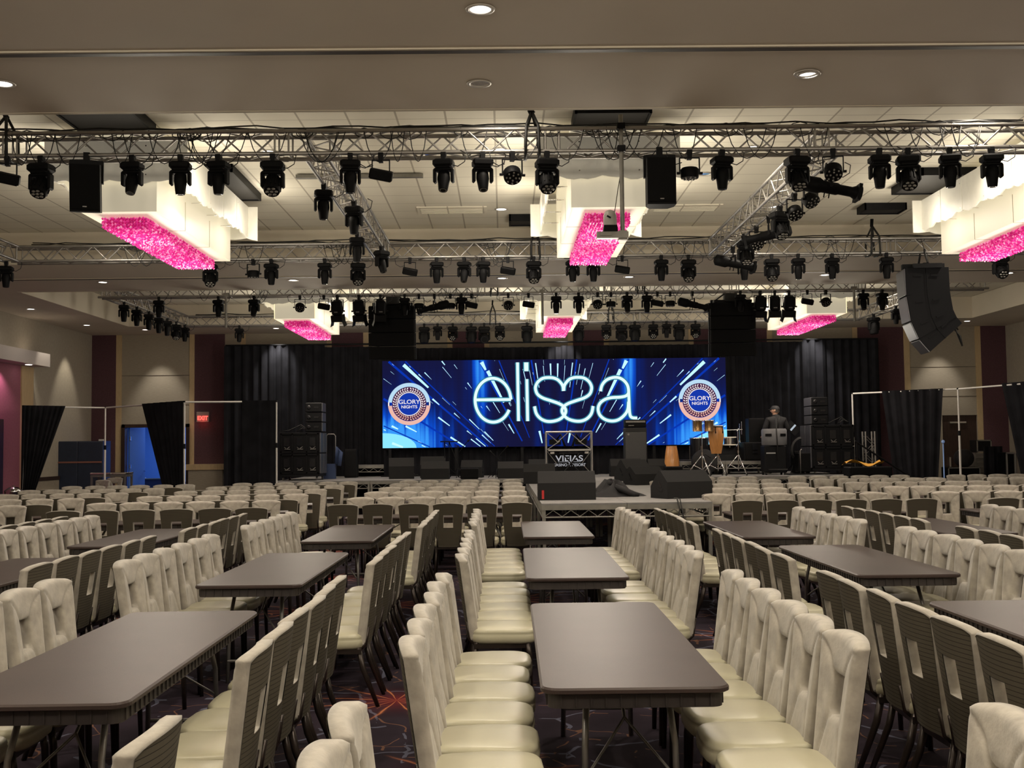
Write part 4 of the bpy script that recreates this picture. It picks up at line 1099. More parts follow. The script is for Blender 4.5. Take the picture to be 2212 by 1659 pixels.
# skirt of drape under the screen
o = drape_mesh([(-3.4, 31.75), (6.3, 31.75)], ZD+.01, 1.62, .2, .03, 3, 4).build('screen_skirt', drape); tag(o, 'short black drape skirt below the video screen', 'curtain')
pipe_t = [0]
def post(px_, Y, z, lab):
    x = PX(px_, Y); t = thing('pipe_stand', lab, 'drape pipe', (x, Y, 0), 0, 'drape pipe stands')
    m = MB(); m.cyl((0, 0, .012), (0, 0, z*.62), .026, n=10); m.cyl((0, 0, z*.62), (0, 0, z), .021, n=10); m.build('upright', whitep, t)
    m = MB(); m.cyl((0, 0, z*.61), (0, 0, z*.65), .033, n=10); m.cyl((0, 0, z-.03), (0, 0, z+.01), .028, n=8); m.build('collar', blackm, t)
    m = MB(); m.box((0, 0, .008), (.45, .45, .012)); m.build('base_plate', steel, t)
    return (x, Y, z)
def xbar(a, b, lab):
    m = MB(); a, b = Vector(a), Vector(b); d = (b-a)*.01
    m.cyl(a+d+Vector((0, 0, -.02)), b-d+Vector((0, 0, -.02)), .021, n=8); tag(m.build('drape_crossbar', whitep), lab, 'drape pipe', 'drape crossbars')
p1 = post(53, 27.6, 2.82, 'pale drape stand at the far left beside the wood strip'); p2 = post(229, 29.0, 2.82, 'pale drape stand in front of the dark blue bar')
p3 = post(399, 26.0, 2.82, 'pale drape stand beside the lit doorway'); p4 = post(597, 26.4, 2.82, 'pale drape stand left of the stage speakers')
xbar(p1, p2, 'pale crossbar from the far left stand to the second'); xbar(p2, p3, 'pale crossbar between second and third stand on the left'); xbar(p3, p4, 'pale crossbar from the third stand toward the stage')
lerp2 = lambda a, b, t_: (a[0]+(b[0]-a[0])*t_, a[1]+(b[1]-a[1])*t_)
def dl(a, b, t_): x_, y_ = lerp2(a, b, t_); return (x_, y_-.07)
def gather(k0, k1): return lambda u: k0+(k1-k0)*u
o = drape_mesh([dl(p1, p2, 0), dl(p1, p2, .52)], .12, 2.83, .14, .03, 10, 5, gather(0, 1), gather(0, .13)).build('tied_drape', drape)
tag(o, 'black drape on the far left stand gathered into a point below', 'curtain')
o = drape_mesh([dl(p2, p3, .50), dl(p2, p3, 1)], .08, 2.83, .3, .03, 10, 6, gather(0, 1), gather(.74, 1)).build('tied_drape', drape)
tag(o, 'black drape pulled aside across the lit blue doorway', 'curtain')
o = drape_mesh([dl(p3, p4, .63), dl(p3, p4, 1)], .05, 2.83, .3, .035, 5, 7).build('stage_side_drape', drape)
tag(o, 'black drape hanging between the doorway and the left stage speakers', 'curtain')
q1 = post(1843, 29.6, 3.0, 'pale drape stand right of the stage speakers'); q2 = post(2073, 27.6, 3.0, 'pale drape stand by the right-hand dark door')
q3 = (PX(2290, 24.4), 24.4, 3.0)
t = post(2290, 24.4, 3.0, 'pale drape stand beyond the right picture edge') if False else None
xbar(q1, q2, 'pale crossbar right of the stage'); xbar(q2, q3, 'pale crossbar running out of the picture on the right')
o = drape_mesh([dl(q1, q2, .29), dl(q1, q2, .86)], .04, 3.01, .26, .04, 8, 8, gather(0, 1), gather(.22, .84)).build('tied_drape', drape)
tag(o, 'black drape right of the stage, narrowing toward the floor', 'curtain')
o = drape_mesh([dl(q2, q3, .46), dl(q2, q3, 1)], .04, 3.03, .3, .04, 8, 9, gather(0, 1), gather(.42, 1)).build('tied_drape', drape)
tag(o, 'black drape at the right picture edge', 'curtain')

# ------------------------------------------------------------------ video screen
YS, SX0, SX1, SZ0, SZ1 = 31.5, -3.40, 6.28, 1.675, 4.125
SW, SH = SX1-SX0, SZ1-SZ0
scr = thing('led_screen', 'wide glowing blue LED screen behind the stage with a name in script', 'video screen', (SX0, YS, SZ0))
m = MB(); m.box((SW/2, .09, SH/2), (SW, .16, SH)); m.build('screen_body', blackm, scr)
for k in range(6):
    m = MB(); m.box((.2+(SW-.4)*k/5, .09, (ZD-SZ0)/2), (.08, .1, SZ0-ZD)); m.box((.2+(SW-.4)*k/5, .09, ZD-SZ0+.02), (.5, .3, .03)); m.build('support_leg', blackm, scr)
bg = bpy.data.materials.new('screen_picture'); bg.use_nodes = True; N = bg.node_tree.nodes; L = bg.node_tree.links
N.remove(N['Principled BSDF']); em = N.new('ShaderNodeEmission'); L.new(em.outputs[0], N['Material Output'].inputs[0])
tc = N.new('ShaderNodeTexCoord'); s = sepxyz(N, L, tc.outputs['Object'])
u = mnode(N, L, 'ABSOLUTE', mnode(N, L, 'SUBTRACT', mnode(N, L, 'MULTIPLY', s[0], 2/SW), 1))         # 0 centre .. 1 edge
v = mnode(N, L, 'MULTIPLY', s[2], 1/SH)
def gauss(val, c, w_): 
    d = mnode(N, L, 'MULTIPLY', mnode(N, L, 'SUBTRACT', val, c), 1/w_); return mnode(N, L, 'POWER', 2.718, mnode(N, L, 'MULTIPLY', mnode(N, L, 'MULTIPLY', d, d), -1))
def mul(*a):
    r = a[0]
    for b in a[1:]: r = mnode(N, L, 'MULTIPLY', r, b)
    return r
def addn(*a):
    r = a[0]
    for b in a[1:]: r = mnode(N, L, 'ADD', r, b)
    return r
glow = addn(mul(gauss(u, 1.0, .35), gauss(v, .0, .42), 1.0), mul(gauss(u, .44, .055), gauss(v, 1.0, .55), .75), mul(gauss(u, .42, .04), gauss(v, .5, .5), .35), mul(gauss(u, .86, .16), gauss(v, .0, .45), .4),
            mul(gauss(u, .88, .03), gauss(v, 1, .35), .3), mul(gauss(u, .70, .2), gauss(v, .4, .5), .12), mul(gauss(u, .04, .02), gauss(v, 0, .5), .35), mul(gauss(u, .1, .02), gauss(v, 0, .5), .3))
wv = N.new('ShaderNodeTexNoise'); wv.noise_dimensions = '1D'; wv.inputs['Scale'].default_value = 26; L.new(u, wv.inputs['W'])
glow = mul(glow, addn(mul(wv.outputs[0], 1.5), .25))
r = N.new('ShaderNodeValToRGB'); e = r.color_ramp.elements; e[0].color = (.010, .010, .05, 1); e[1].color = (.05, .40, 1.2, 1)
x_ = e.new(.3); x_.color = (.006, .018, .16, 1); x_ = e.new(.65); x_.color = (.005, .09, .75, 1)
L.new(glow, r.inputs[0])
pix = mnode(N, L, 'ADD', .86, mul(mnode(N, L, 'GREATER_THAN', mnode(N, L, 'FRACT', mul(s[2], 32.0)), .25), .14))
L.new(r.outputs[0], em.inputs[0]); L.new(mul(pix, .85), em.inputs[1])
m = MB(); m.add([(0, 0, 0), (SW, 0, 0), (SW, 0, SH), (0, 0, SH)], [(0, 1, 2, 3)]); m.build('screen_picture', bg, scr, (0, .004, 0))
def ribbon(m, pts, wd, y=0):
    pts = [Vector((a, 0, b)) for a, b in pts]; vs = []; n = len(pts)
    for k, p in enumerate(pts):
        a = pts[max(0, k-1)]; b = pts[min(n-1, k+1)]; d = (b-a).normalized(); nn = Vector((-d.z, 0, d.x)); w_ = wd[k] if isinstance(wd, list) else wd
        vs += [p+nn*w_/2+Vector((0, y, 0)), p-nn*w_/2+Vector((0, y, 0))]
    m.add(vs, [(2*k, 2*k+2, 2*k+3, 2*k+1) for k in range(n-1)])
# rays radiating from a point below the middle of the screen
RB, RW_ = emit('ray_blue', (.004, .045, .55), .8), emit('ray_white', (.45, .78, 1), 1.3)
RC = Vector((SW/2, -1.62)); R = random.Random(5)
mb_, mw_ = MB(), MB()
def ray(ang, r0, r1, w0, w1, mm, y):
    for sx in (-1, 1):
        a = math.radians(ang)*sx; d = Vector((math.sin(a), math.cos(a)))
        p, q = RC+d*r0, RC+d*r1
        def clipt():
            lo, hi = 0, 1
            for (o_, dd, mn, mx) in ((p.x, q.x-p.x, .03, SW-.03), (p.y, q.y-p.y, .02, SH-.02)):
                if abs(dd) < 1e-6:
                    if not mn < o_ < mx: return None
                    continue
                a1, a2 = (mn-o_)/dd, (mx-o_)/dd
                if a1 > a2: a1, a2 = a2, a1
                lo, hi = max(lo, a1), min(hi, a2)
            return (lo, hi) if hi-lo > .02 else None
        c = clipt()
        if not c: continue
        A, B = p+(q-p)*c[0], p+(q-p)*c[1]; wa, wb = w0+(w1-w0)*c[0], w0+(w1-w0)*c[1]
        ribbon(mm, [A, B], [wa, wb], y)
for ang, w_ in ((58, .07), (49, .07), (46, .04), (27.5, .07), (21, .04), (9, .06), (65, .04)): ray(ang, 2.0, 9, w_*.5, w_*1.2, mb_, -.001)
for ang, a, b, w_ in ((47, 4.85, 5.8, .10), (26.5, 3.2, 4.2, .10), (27, 4.25, 4.5, .11), (62, 4.4, 4.75, .05), (57, 2.9, 3.5, .05), (57.5, 2.35, 2.75, .05), (53, 3.7, 4.1, .045), (49, 4.3, 4.55, .05), (50, 4.95, 5.05, .09),
        (36, 5.2, 5.55, .05), (38, 5.0, 5.4, .05), (33, 4.9, 5.1, .02), (39, 4.6, 5.0, .015), (35.5, 4.7, 4.85, .015), (66, 5.2, 5.6, .05), (64, 4.9, 5.1, .06), (69, 4.3, 4.9, .07), (44, 2.5, 2.85, .03), (45, 3.0, 3.4, .03),
        (50, 2.4, 2.9, .03), (52, 2.5, 3.0, .03), (30, 2.3, 2.6, .04), (12, 1.75, 2.1, .06), (31, 3.0, 3.5, .025), (22, 3.3, 3.8, .015), (1.5, 3.5, 3.95, .045), (7.5, 3.3, 4.0, .03), (4.5, 3.45, 3.9, .014), (10.5, 3.4, 4.0, .014), (13, 3.3, 3.9, .02), (15.5, 3.5, 4.1, .012), (72, 5.0, 5.2, .03)):
    ray(ang, a, b, w_*.5, w_, mw_, -.002)
for k in range(55):
    a, b = R.uniform(2, 70), R.uniform(1.9, 6); ray(a, b, b+R.uniform(.02, .35), .004, R.choice((.008, .012, .03)), mw_, -.0025)
mb_.build('blue_rays', RB, scr); mw_.build('white_rays', RW_, scr)
m = MB(); m.smooth = False
for sx in (0, SW):
    pts = [(sx, -.0015, .0)]+[(sx+(1 if sx == 0 else -1)*.95*math.cos(PI/2*k/8), -.0015, .42*math.sin(PI/2*k/8)) for k in range(9)]
    m.add(pts, [tuple(range(10))])
m.build('corner_glow', emit('ray_cyan', (.25, .75, 1), 1.1), scr)
# lettering, in the photograph's proportions on the screen
def S(px_, py_): return ((px_-826.5)*SW/743, SH-(py_-(780.5-.0108*(px_-828)))*SH/188)
def Z2(pts): return [S(1180+a/5.53, 760+b/5.53) for a, b in pts]
def smooth(pts, n=6):
    out = []
    for k in range(len(pts)-1):
        p0, p1, p2, p3 = (Vector(pts[max(0, k-1)]), Vector(pts[k]), Vector(pts[k+1]), Vector(pts[min(len(pts)-1, k+2)]))
        for i in range(n):
            t_ = i/n; out.append(.5*((2*p1)+(-p0+p2)*t_+(2*p0-5*p1+4*p2-p3)*t_*t_+(-p0+3*p1-3*p2+p3)*t_**3))
    out.append(Vector(pts[-1])); return out
sP = [(207, 472), (197, 405), (150, 345), (100, 319), (40, 311), (-35, 320), (-92, 358), (-122, 410), (-125, 455), (-102, 512), (-40, 556), (60, 590), (150, 622), (210, 660), (232, 708), (214, 760), (160, 808), (80, 833), (0, 833), (-70, 802), (-120, 742), (-141, 655)]
aP = [(650, 475), (670, 402), (722, 342), (800, 312), (870, 313), (930, 345), (972, 400), (986, 460), (982, 502), (950, 532), (880, 546), (780, 552), (700, 574), (640, 622), (618, 690), (640, 762), (700, 812), (780, 831), (860, 815), (930, 762), (972, 695), (984, 600)]
eP = [(1570-1991, 574)]+[(1355-1991+213*math.cos(math.radians(a)), 582-262*math.sin(math.radians(a))) for a in range(10, 342, 12)]
strokes = [smooth(Z2(sP)), smooth(Z2([(418-a, b-3) for a, b in sP])), smooth(Z2(aP)), smooth(Z2(eP), 3), Z2([(1155-1991, 578), (1570-1991, 574)]),
           Z2([(1653-1991, 130), (1657-1991, 832)]), Z2([(1762-1991, 330), (1766-1991, 832)]), smooth(Z2([(986, 460), (990, 600), (992, 700), (1002, 768), (1030, 792), (1085, 796)]))]
halo, core = MB(), MB()
for p_ in strokes: ribbon(halo, p_, .135, -.004); ribbon(core, p_, .078, -.006)
ribbon(halo, Z2([(1757-1991, 125), (1757-1991, 238)]), .18, -.004); ribbon(core, Z2([(1757-1991, 130), (1757-1991, 235)]), .12, -.006)
halo.build('name_outline', emit('neon_edge', (.06, .36, .55), .6), scr); core.build('name_lettering', emit('neon_core', (.70, 1, .98), 1.15), scr)
# round logos
lw_, lb_, lo_, lp_ = emit('logo_white', (1, .93, .95), .9), emit('logo_blue', (.01, .05, .5), .8), emit('logo_plum', (.12, .03, .10), .6), emit('logo_peach', (1, .58, .48), .85)
lc_ = emit('logo_pale_blue', (.55, .80, 1), .9)
def disc(m, c, r0, r1, a0=0, a1=360, n=40, y=0):
    vs = []; k_ = n+1
    for i in range(k_):
        a = math.radians(a0+(a1-a0)*i/n)
        for r_ in (r0, r1): vs.append((c[0]+r_*math.cos(a), y, c[1]+r_*math.sin(a)))
    m.add(vs, [(2*i, 2*i+1, 2*i+3, 2*i+2) for i in range(n)])
for cx, cy in ((884.2, 873.4), (1511.8, 865.8)):
    c = S(cx, cy); ro = .600
    lg = bpy.data.objects.new('round_logo', None); C.objects.link(lg); lg.location = (c[0], -.008, c[1]); lg.parent = scr
    m = MB(); disc(m, (0, 0), 0, ro*.80, y=0); m.mi = 0; m.build('logo_ground', lo_, lg)
    m = MB(); disc(m, (0, 0), ro*.81, ro*.99, 5, 175, 40, -.001); m.mi = 1; disc(m, (0, 0), ro*.81, ro*.99, 185, 355, 40, -.001); m.mi = 2; disc(m, (0, 0), ro*.93, ro*.99, -5, 5, 6, -.001); disc(m, (0, 0), ro*.93, ro*.99, 175, 185, 6, -.001)
    m.build('outer_ring', [lc_, lp_, lw_], lg)
    m = MB(); disc(m, (0, 0), 0, ro*.52, y=-.001); m.mi = 1; disc(m, (0, 0), ro*.52, ro*.56, y=-.002); m.build('inner_disc', [lb_, lw_], lg)
    m = MB()
    for sx in (-1, 1):
        for k in range(19):
            a = math.radians(96+k*(168/18)) if sx < 0 else math.radians(84-k*(168/18)); m.mi = 0 if k < 11 else 1
            for rr_, tw in ((.62, .0), (.73, .0)):
                cxx, czz = ro*rr_*math.cos(a), ro*rr_*math.sin(a); da = a+(-sx)*(PI/2)*-1
                t1 = Vector((math.cos(a), math.sin(a))); t2 = Vector((-math.sin(a), math.cos(a)))*(-1 if sx > 0 else 1)
                dv = (t1*(.7 if rr_ > .7 else -.7)-t2*.6)
                ribbon(m, [(cxx-dv.x*.035, czz-dv.y*.035), (cxx, czz), (cxx+dv.x*.035, czz+dv.y*.035)], [.012, .034, .008], -.002)
    m.build('laurel_wreath', [lw_, lp_], lg)
    text_mesh('GLORY', .165, lw_, lg, (0, -.003, .055), ext=0, name='logo_lettering', sx=1.12, bold=.002); text_mesh('NIGHTS', .118, lw_, lg, (0, -.003, -.085), ext=0, name='logo_lettering', sx=1.08, bold=.002)

# ------------------------------------------------------------------ stage gear
def wedge(x, y, z, rz_, lab, w_=.70, d=.52, h=.42, red=False, lite=False):
    t = thing('floor_monitor', lab, 'stage monitor', (x, y, z), rz_, 'floor monitors')
    poly = [(-d/2, 0), (d/2, 0), (d/2, h*.42), (d*.02, h), (-d*.10, h), (-d/2, h*.60)]     # local: -y toward the back of the box, slanted grille toward +y
    m = MB(); m.prism(poly, -w_/2, w_/2, 'x'); m.build('cabinet', mat('monitor_paint', (.019, .019, .0195), rough=.7, spec=.12, bump=.2, bs=150), t)
    a, b = Vector((0, d/2, h*.42)), Vector((0, d*.02, h)); c = (a+b)/2; L_ = (b-a).length; nn = Vector((0, (b-a).z, -(b-a).y)).normalized()
    ang = math.atan2((b-a).z, (b-a).y); m = MB(); m.bev(c+nn*.006, (w_*.94, L_*.94, .015), .004, rx(ang)); m.build('grille', grille, t)
    m = MB()
    for sx in (-1, 1):
        m.box((sx*(w_/2+.001), -d*.06, h*.50), (.006, .12, .035), rx(.9)); m.box((sx*(w_/2+.001), -d*.12, h*.30), (.006, .10, .05))
    m.build('side_handle', blackgl, t)
    if red: m = MB(); m.box((-w_*.42, -d/2-.003, h*.20), (.035, .006, h*.30)); m.build('red_label', mat('red_tape', (.5, .02, .02), rough=.5), t)
    return t
def W(px_, py_, rz_, lab, wpx, z=ZD, **kw):
    x, y = G(px_, py_, z); y += .24; wedge(x, y, z, rz_, lab, w_=wpx*y/F, **kw); return x, y
# the boxes' backs face the audience
def WT_(px_, pyt, Y, wpx, rz_, lab, d=.52, z=ZD, **kw):
    wedge(PX(px_, Y), Y+d/2, z, rz_, lab, w_=wpx*Y/F, d=d, h=GY(px_, pyt, Y+.12)[1]-z, **kw)
# the boxes' backs face the audience
WT_(1222, 1018, 17.1, 124, 0, 'black floor monitor at the runway front left corner, with a red label', red=True)
WT_(1474, 1016, 17.2, 112, .38, 'black floor monitor at the runway front right corner')
WT_(1163, 1002, 24.5, 68, 0, 'black floor monitor at the left runway edge behind the front one', d=.5)
WT_(1391, 1008, 23.0, 72, .4, 'black floor monitor turned sideways, front of the right-hand runway pile')
WT_(1366, 993, 25.5, 62, .45, 'black floor monitor behind the turned one on the runway')
WT_(1101, 997, 28.6, 56, 0, 'black floor monitor left of the runway on the main stage')
WT_(1161, 992, 30.2, 42, 0, 'black floor monitor behind, below the truss table left side')
WT_(938, 997, 28.6, 60, 0, 'black floor monitor at the left stage front')
WT_(933, 986, 30.0, 54, 0, 'black floor monitor just behind the left stage front one')
WT_(864, 989, 29.3, 54, .1, 'black floor monitor farthest left on the stage')
WT_(1018, 994, 29.7, 46, -.1, 'black floor monitor between the stands and the runway')
WT_(1350, 991, 29.3, 66, 0, 'long black floor monitor near the amplifier, left of a pair')
WT_(1432, 991, 29.3, 66, 0, 'long black floor monitor near the floor conga, right of a pair')
WT_(1575, 964, 30.4, 60, PI, 'black floor monitor with a pale rim on the drum riser', z=ZR)
x, y = PX(1012, 28.45), 28.45; m = MB(); m.bev((0, .12, .14), (.46, .26, .27), .02); m.mi = 1; m.box((0, -.012, .14), (.42, .01, .22)); tag(m.build('subwoofer_box', [black, grille], None, (x, y, ZD)), 'small black speaker box at the stage front by the stands', 'loudspeaker')
x, y = PX(1454, 28.4), 28.4; m = MB(); m.bev((0, .2, .13), (.44, .35, .26), .02); tag(m.build('equipment_box', black, None, (x, y, ZD)), 'low black box beside the runway monitors', 'box')
# jacket heap on the runway
x, y = G(1325, 1074, ZD)
m = MB(); R = random.Random(2)
def heap(u_, v_):
    a = 2*PI*u_; r_ = (v_); f_ = 1+.18*math.sin(3*a+1)+.10*math.sin(7*a)
    h = .20*(1-r_**1.6)*(1+.35*math.sin(5*a+r_*6))+.03*math.sin(13*a+9*r_)*(1-r_)
    return (.46*r_*f_*math.cos(a), .26*r_*f_*math.sin(a), max(.004, h))
m.smooth = True; m.grid(heap, 48, 14)
m.tube([(-.34, -.06, .03), (-.2, .0, .10), (-.08, .02, .22), (.02, .0, .20)], [.05, .06, .07, .05], 10)
m.tube([(.05, -.1, .16), (.2, -.16, .10), (.34, -.2, .04), (.42, -.18, .03)], [.05, .05, .045, .03], 8)
tag(m.build('jacket_heap', jacket, None, (x, y+.28, ZD)), 'crumpled black jackets heaped between the two front monitors', 'clothing')
def cable_coil(px_, py_, z, lab, r_=.25):
    x, y = G(px_, py_, z); m = MB(); R_ = random.Random(int(px_)); pts = []
    for k in range(55): a = k*.5; q = r_*(.75+.25*math.sin(k*.37)); pts.append((q*1.3*math.cos(a), q*math.sin(a), .015+.0012*k+.006*math.sin(k)))
    m.tube(pts, .011, 5); tag(m.build('cable_coil', rubber, None, (x, y, z)), lab, 'cable')
cable_coil(878, 1030, ZD, 'coil of black cable beside the far left monitor'); cable_coil(1315, 1022, ZD, 'loose black cable on the runway near the amplifier', .3)
m = MB(); x, y = 1.75+.7, 16.1
m.tube([(0, .12, ZD+.05), (.02, -.02, ZD+.06), (.05, -.06, ZD-.1), (.0, -.05, ZD-.3), (-.06, -.05, ZD-.45), (.0, -.05, ZD-.55)], .012, 5); m.tube([(.03, .12, ZD+.05), (.06, -.03, ZD+.05), (.10, -.06, ZD-.2), (.06, -.05, ZD-.5)], .009, 5)
tag(m.build('hanging_cable', rubber, None, (x, y, 0)), 'black cables hanging over the runway front edge', 'cable')
# DJ table built from truss
yt = 29.3; x0, x1 = PX(1178, yt), PX(1276, yt); zt = GY(1227, 933, yt)[1]
t = thing('truss_table', 'open aluminium truss frame stand at centre stage with a black sign', 'equipment stand', ((x0+x1)/2, yt, ZD)); w_ = (x1-x0)/2; h_ = zt-ZD
m = MB()
for sx in (-1, 1):
    for yy in (-.15, .15):
        m.cyl((sx*w_, yy, 0), (sx*w_, yy, h_), .024, n=8)
    m.cyl((sx*w_, -.15, h_), (sx*w_, .15, h_), .02, n=8)
for yy in (-.15, .15): m.cyl((-w_, yy, h_), (w_, yy, h_), .024, n=8); m.cyl((-w_, yy, .05), (w_, yy, .05), .02, n=8)
for i in range(4):
    a, b = -w_+2*w_*i/4, -w_+2*w_*(i+1)/4; zz_ = (h_, h_*.78)
    m.cyl((a, -.15, zz_[i % 2]), (b, -.15, zz_[1-i % 2]), .01, n=6)
for sx in (-1, 1): m.cyl((sx*w_, -.15, h_*.6), (sx*w_*.55, -.15, h_*.3), .01, n=6); m.cyl((sx*w_, -.15, .05), (sx*w_*.55, -.15, h_*.3), .01, n=6); m.cyl((sx*w_, -.15, h_*.6), (sx*w_*.4, -.15, h_*.8), .01, n=6)
m.build('truss_frame', alu, t)
m = MB(); m.box((0, -.2, h_*.60), (w_*1.85, .3, .045)); m.box((-w_*.75, -.24, h_*.54), (.1, .1, .05)); m.box((w_*.75, -.24, h_*.54), (.1, .1, .05)); m.build('shelf', alu, t)
m = MB(); m.box((0, -.165, h_*.33), (w_*1.12, .02, h_*.36)); sg = m.build('sign_board', black, t)
tw = emit('sign_white', (.8, .8, .85), .5)
text_mesh('VIEJAS', .21, tw, sg, (0, -.18, h_*.41), name='sign_lettering', sx=1.25, bold=.003); text_mesh('CASINO & RESORT', .10, tw, sg, (0, -.18, h_*.27), name='sign_lettering', bold=.001)
m = MB(); m.box((0, -.178, h_*.34), (w_*1.0, .004, .008)); m.build('sign_rule', tw, sg)
m = MB()
for sx in (-.5, .45): m.tube([(sx*w_*1.3, .1, h_*.75), (sx*w_*.7, 0, h_*.95), (sx*w_*.35, -.05, h_*.68)], .03, 6); m.box((sx*w_*1.2, .08, h_*.78), (.3, .2, .14))
m.build('black_gear', black, t)
t = thing('keyboard_stand', 'small black crossed stand in front of the truss table', 'stand', (PX(1232, 28.8), 28.8, ZD))
m = MB(); m.cyl((-.32, -.1, 0), (.22, .1, .62), .018, n=6); m.cyl((.32, -.1, 0), (-.22, .1, .62), .018, n=6); m.cyl((-.3, .1, .62), (.3, .1, .62), .016, n=6); m.cyl((-.34, -.12, .02), (-.28, .2, .02), .02, n=6); m.cyl((.34, -.12, .02), (.28, .2, .02), .02, n=6); m.build('crossed_legs', blackm, t)
# bass amplifier stack
ya = 29.6; xa = PX(1372, ya); zb_ = GY(1372, 906, ya)[1]; zm = GY(1372, 923.5, ya)[1]
t = thing('bass_cabinet', 'tall black bass cabinet standing right of the truss table', 'amplifier', (xa, ya, ZD)); w_ = 48*ya/F
m = MB(); m.bev((0, .2, (zm-ZD)/2), (w_, .4, zm-ZD), .02); m.build('cabinet', mat('tolex_black', (.008, .008, .008), rough=.7, bump=.3, bs=200), t)
m = MB(); m.bev((0, -.005, (zm-ZD)*.47), (w_*.92, .02, (zm-ZD)*.86), .006); m.build('grille_cloth', mat('grey_grille_cloth', (.055, .055, .055), rough=.8, bump=.3, bs=300), t)
m = MB(); m.lathe([(.03, 0), (.03, .006)], 12, (-w_*.33, -.018, (zm-ZD)*.86), rx(PI/2)); m.build('badge', steel, t)
t = thing('amplifier_head', 'black amplifier head on top of the tall bass cabinet', 'amplifier', (xa, ya, zm)); h_ = zb_-zm
m = MB(); m.bev((0, .18, h_/2), (w_*.97, .36, h_-.01), .015); m.build('housing', black, t)
m = MB(); m.box((0, -.004, h_*.72), (w_*.88, .01, h_*.22)); m.box((-w_*.2, -.004, h_*.25), (w_*.25, .01, h_*.08)); 
for k in range(6): m.cyl((-w_*.35+k*w_*.14, -.005, h_*.72), (-w_*.35+k*w_*.14, -.025, h_*.72), .014, n=8)
m.build('control_panel', steel, t)
# congas and drums
def conga(px_, Y, ztop, zbot, rmax, lab, flip=False):
    t = thing('conga_drum', lab, 'drum', (PX(px_, Y), Y, zbot)); h = ztop-zbot
    if flip:                                            # stands on its wide head end, foot up
        m = MB(); m.lathe([(rmax*.88, 0), (rmax*.98, h*.15), (rmax, h*.3), (rmax*.95, h*.5), (rmax*.80, h*.8), (rmax*.66, h*.98), (rmax*.66, h)], 22); m.build('shell', congaw, t)
        m = MB(); m.lathe([(rmax*.67, h*.96), (rmax*.69, h*.98), (rmax*.67, h*1.005)], 22, cap=False); m.lathe([(rmax*.9, 0), (rmax*.93, h*.03), (rmax*.9, h*.06)], 22, cap=False); m.build('rim_bands', blackm, t); return t
    m = MB(); m.lathe([(rmax*.62, 0), (rmax*.78, h*.2), (rmax*.95, h*.5), (rmax, h*.68), (rmax*.96, h*.85), (rmax*.86, h*.96)], 22); m.build('shell', congaw, t)
    m = MB(); m.lathe([(rmax*.88, h*.94), (rmax*.9, h*.965), (rmax*.88, h), (.001, h*1.0)], 22, cap=False); m.build('head', skinm, t)
    m = MB(); m.lathe([(rmax*.9, h*.93), (rmax*.95, h*.95), (rmax*.9, h*.97)], 22, cap=False)
    for k in range(6): a = 2*PI*k/6+.3; m.cyl((rmax*.95*math.cos(a), rmax*.95*math.sin(a), h*.94), (rmax*1.02*math.cos(a), rmax*1.02*math.sin(a), h*.76), .009, n=5); m.box((rmax*1.01*math.cos(a), rmax*1.01*math.sin(a), h*.75), (.025, .025, .05))
    m.build('tuning_hardware', blackm, t); return t
yd = 29.2
conga(1545.5, yd, GY(1545, 919, yd)[1], GY(1545, 980, yd)[1], .205, 'honey wood conga drum raised on a chrome stand')
conga(1449, 29.4, GY(1449, 961, 29.4)[1], ZD, .20, 'pale wood conga drum standing on the stage floor', True)
def tripod(px_, Y, ztop, zbase, lab, foot=.42, cat='stand', name='drum_stand', top=None):
    t = thing(name, lab, cat, (PX(px_, Y), Y, zbase)); h = ztop-zbase
    m = MB(); m.cyl((0, 0, .12), (0, 0, h*.55), .018, n=8); m.cyl((0, 0, h*.5), (0, 0, h), .012, n=8); m.cyl((0, 0, h*.5), (0, 0, h*.55), .026, n=8); m.build('post', chrome, t)
    for k in range(3):
        a = 2*PI*k/3-PI/2+.3; c, s_ = math.cos(a), math.sin(a)
        m = MB(); m.tube([(c*.02, s_*.02, .52*min(1, h)), (c*foot, s_*foot, .02)], .012, 6); m.tube([(0, 0, .16), (c*foot*.5, s_*foot*.5, .27)], .009, 6); m.build('leg', chrome, t)
        m = MB(); m.cyl((c*foot, s_*foot, 0), (c*foot*.97, s_*foot*.97, .05), .02, n=6); m.build('rubber_foot', rubber, t)
    if top: top(t, h)
    return t
tripod(1549, yd-.05, GY(1549, 926, yd)[1], ZD, 'chrome tripod stand carrying the raised conga', name='conga_stand')
tripod(1515, yd-.25, GY(1515, 935, yd)[1], ZD, 'chrome tripod stand carrying the small timbales')
def boom(t, h):
    m = MB(); m.cyl((-.28, 0, h), (.12, 0, h+.01), .010, n=6); m.cyl((.1, 0, h-.12), (.1, 0, h+.22), .009, n=6); m.cyl((-.02, 0, h-.03), (.03, 0, h+.03), .025, n=8); m.build('boom_arm', chrome, t)
tripod(1593, yd-.1, GY(1593, 929, yd)[1], ZD, 'chrome cymbal stand with an empty boom arm', top=boom, name='cymbal_stand')
tripod(1597, yd+1.9, GY(1597, 915, yd+1.9)[1], ZR, 'thin chrome cymbal stand behind, without a cymbal', .3, name='cymbal_stand')
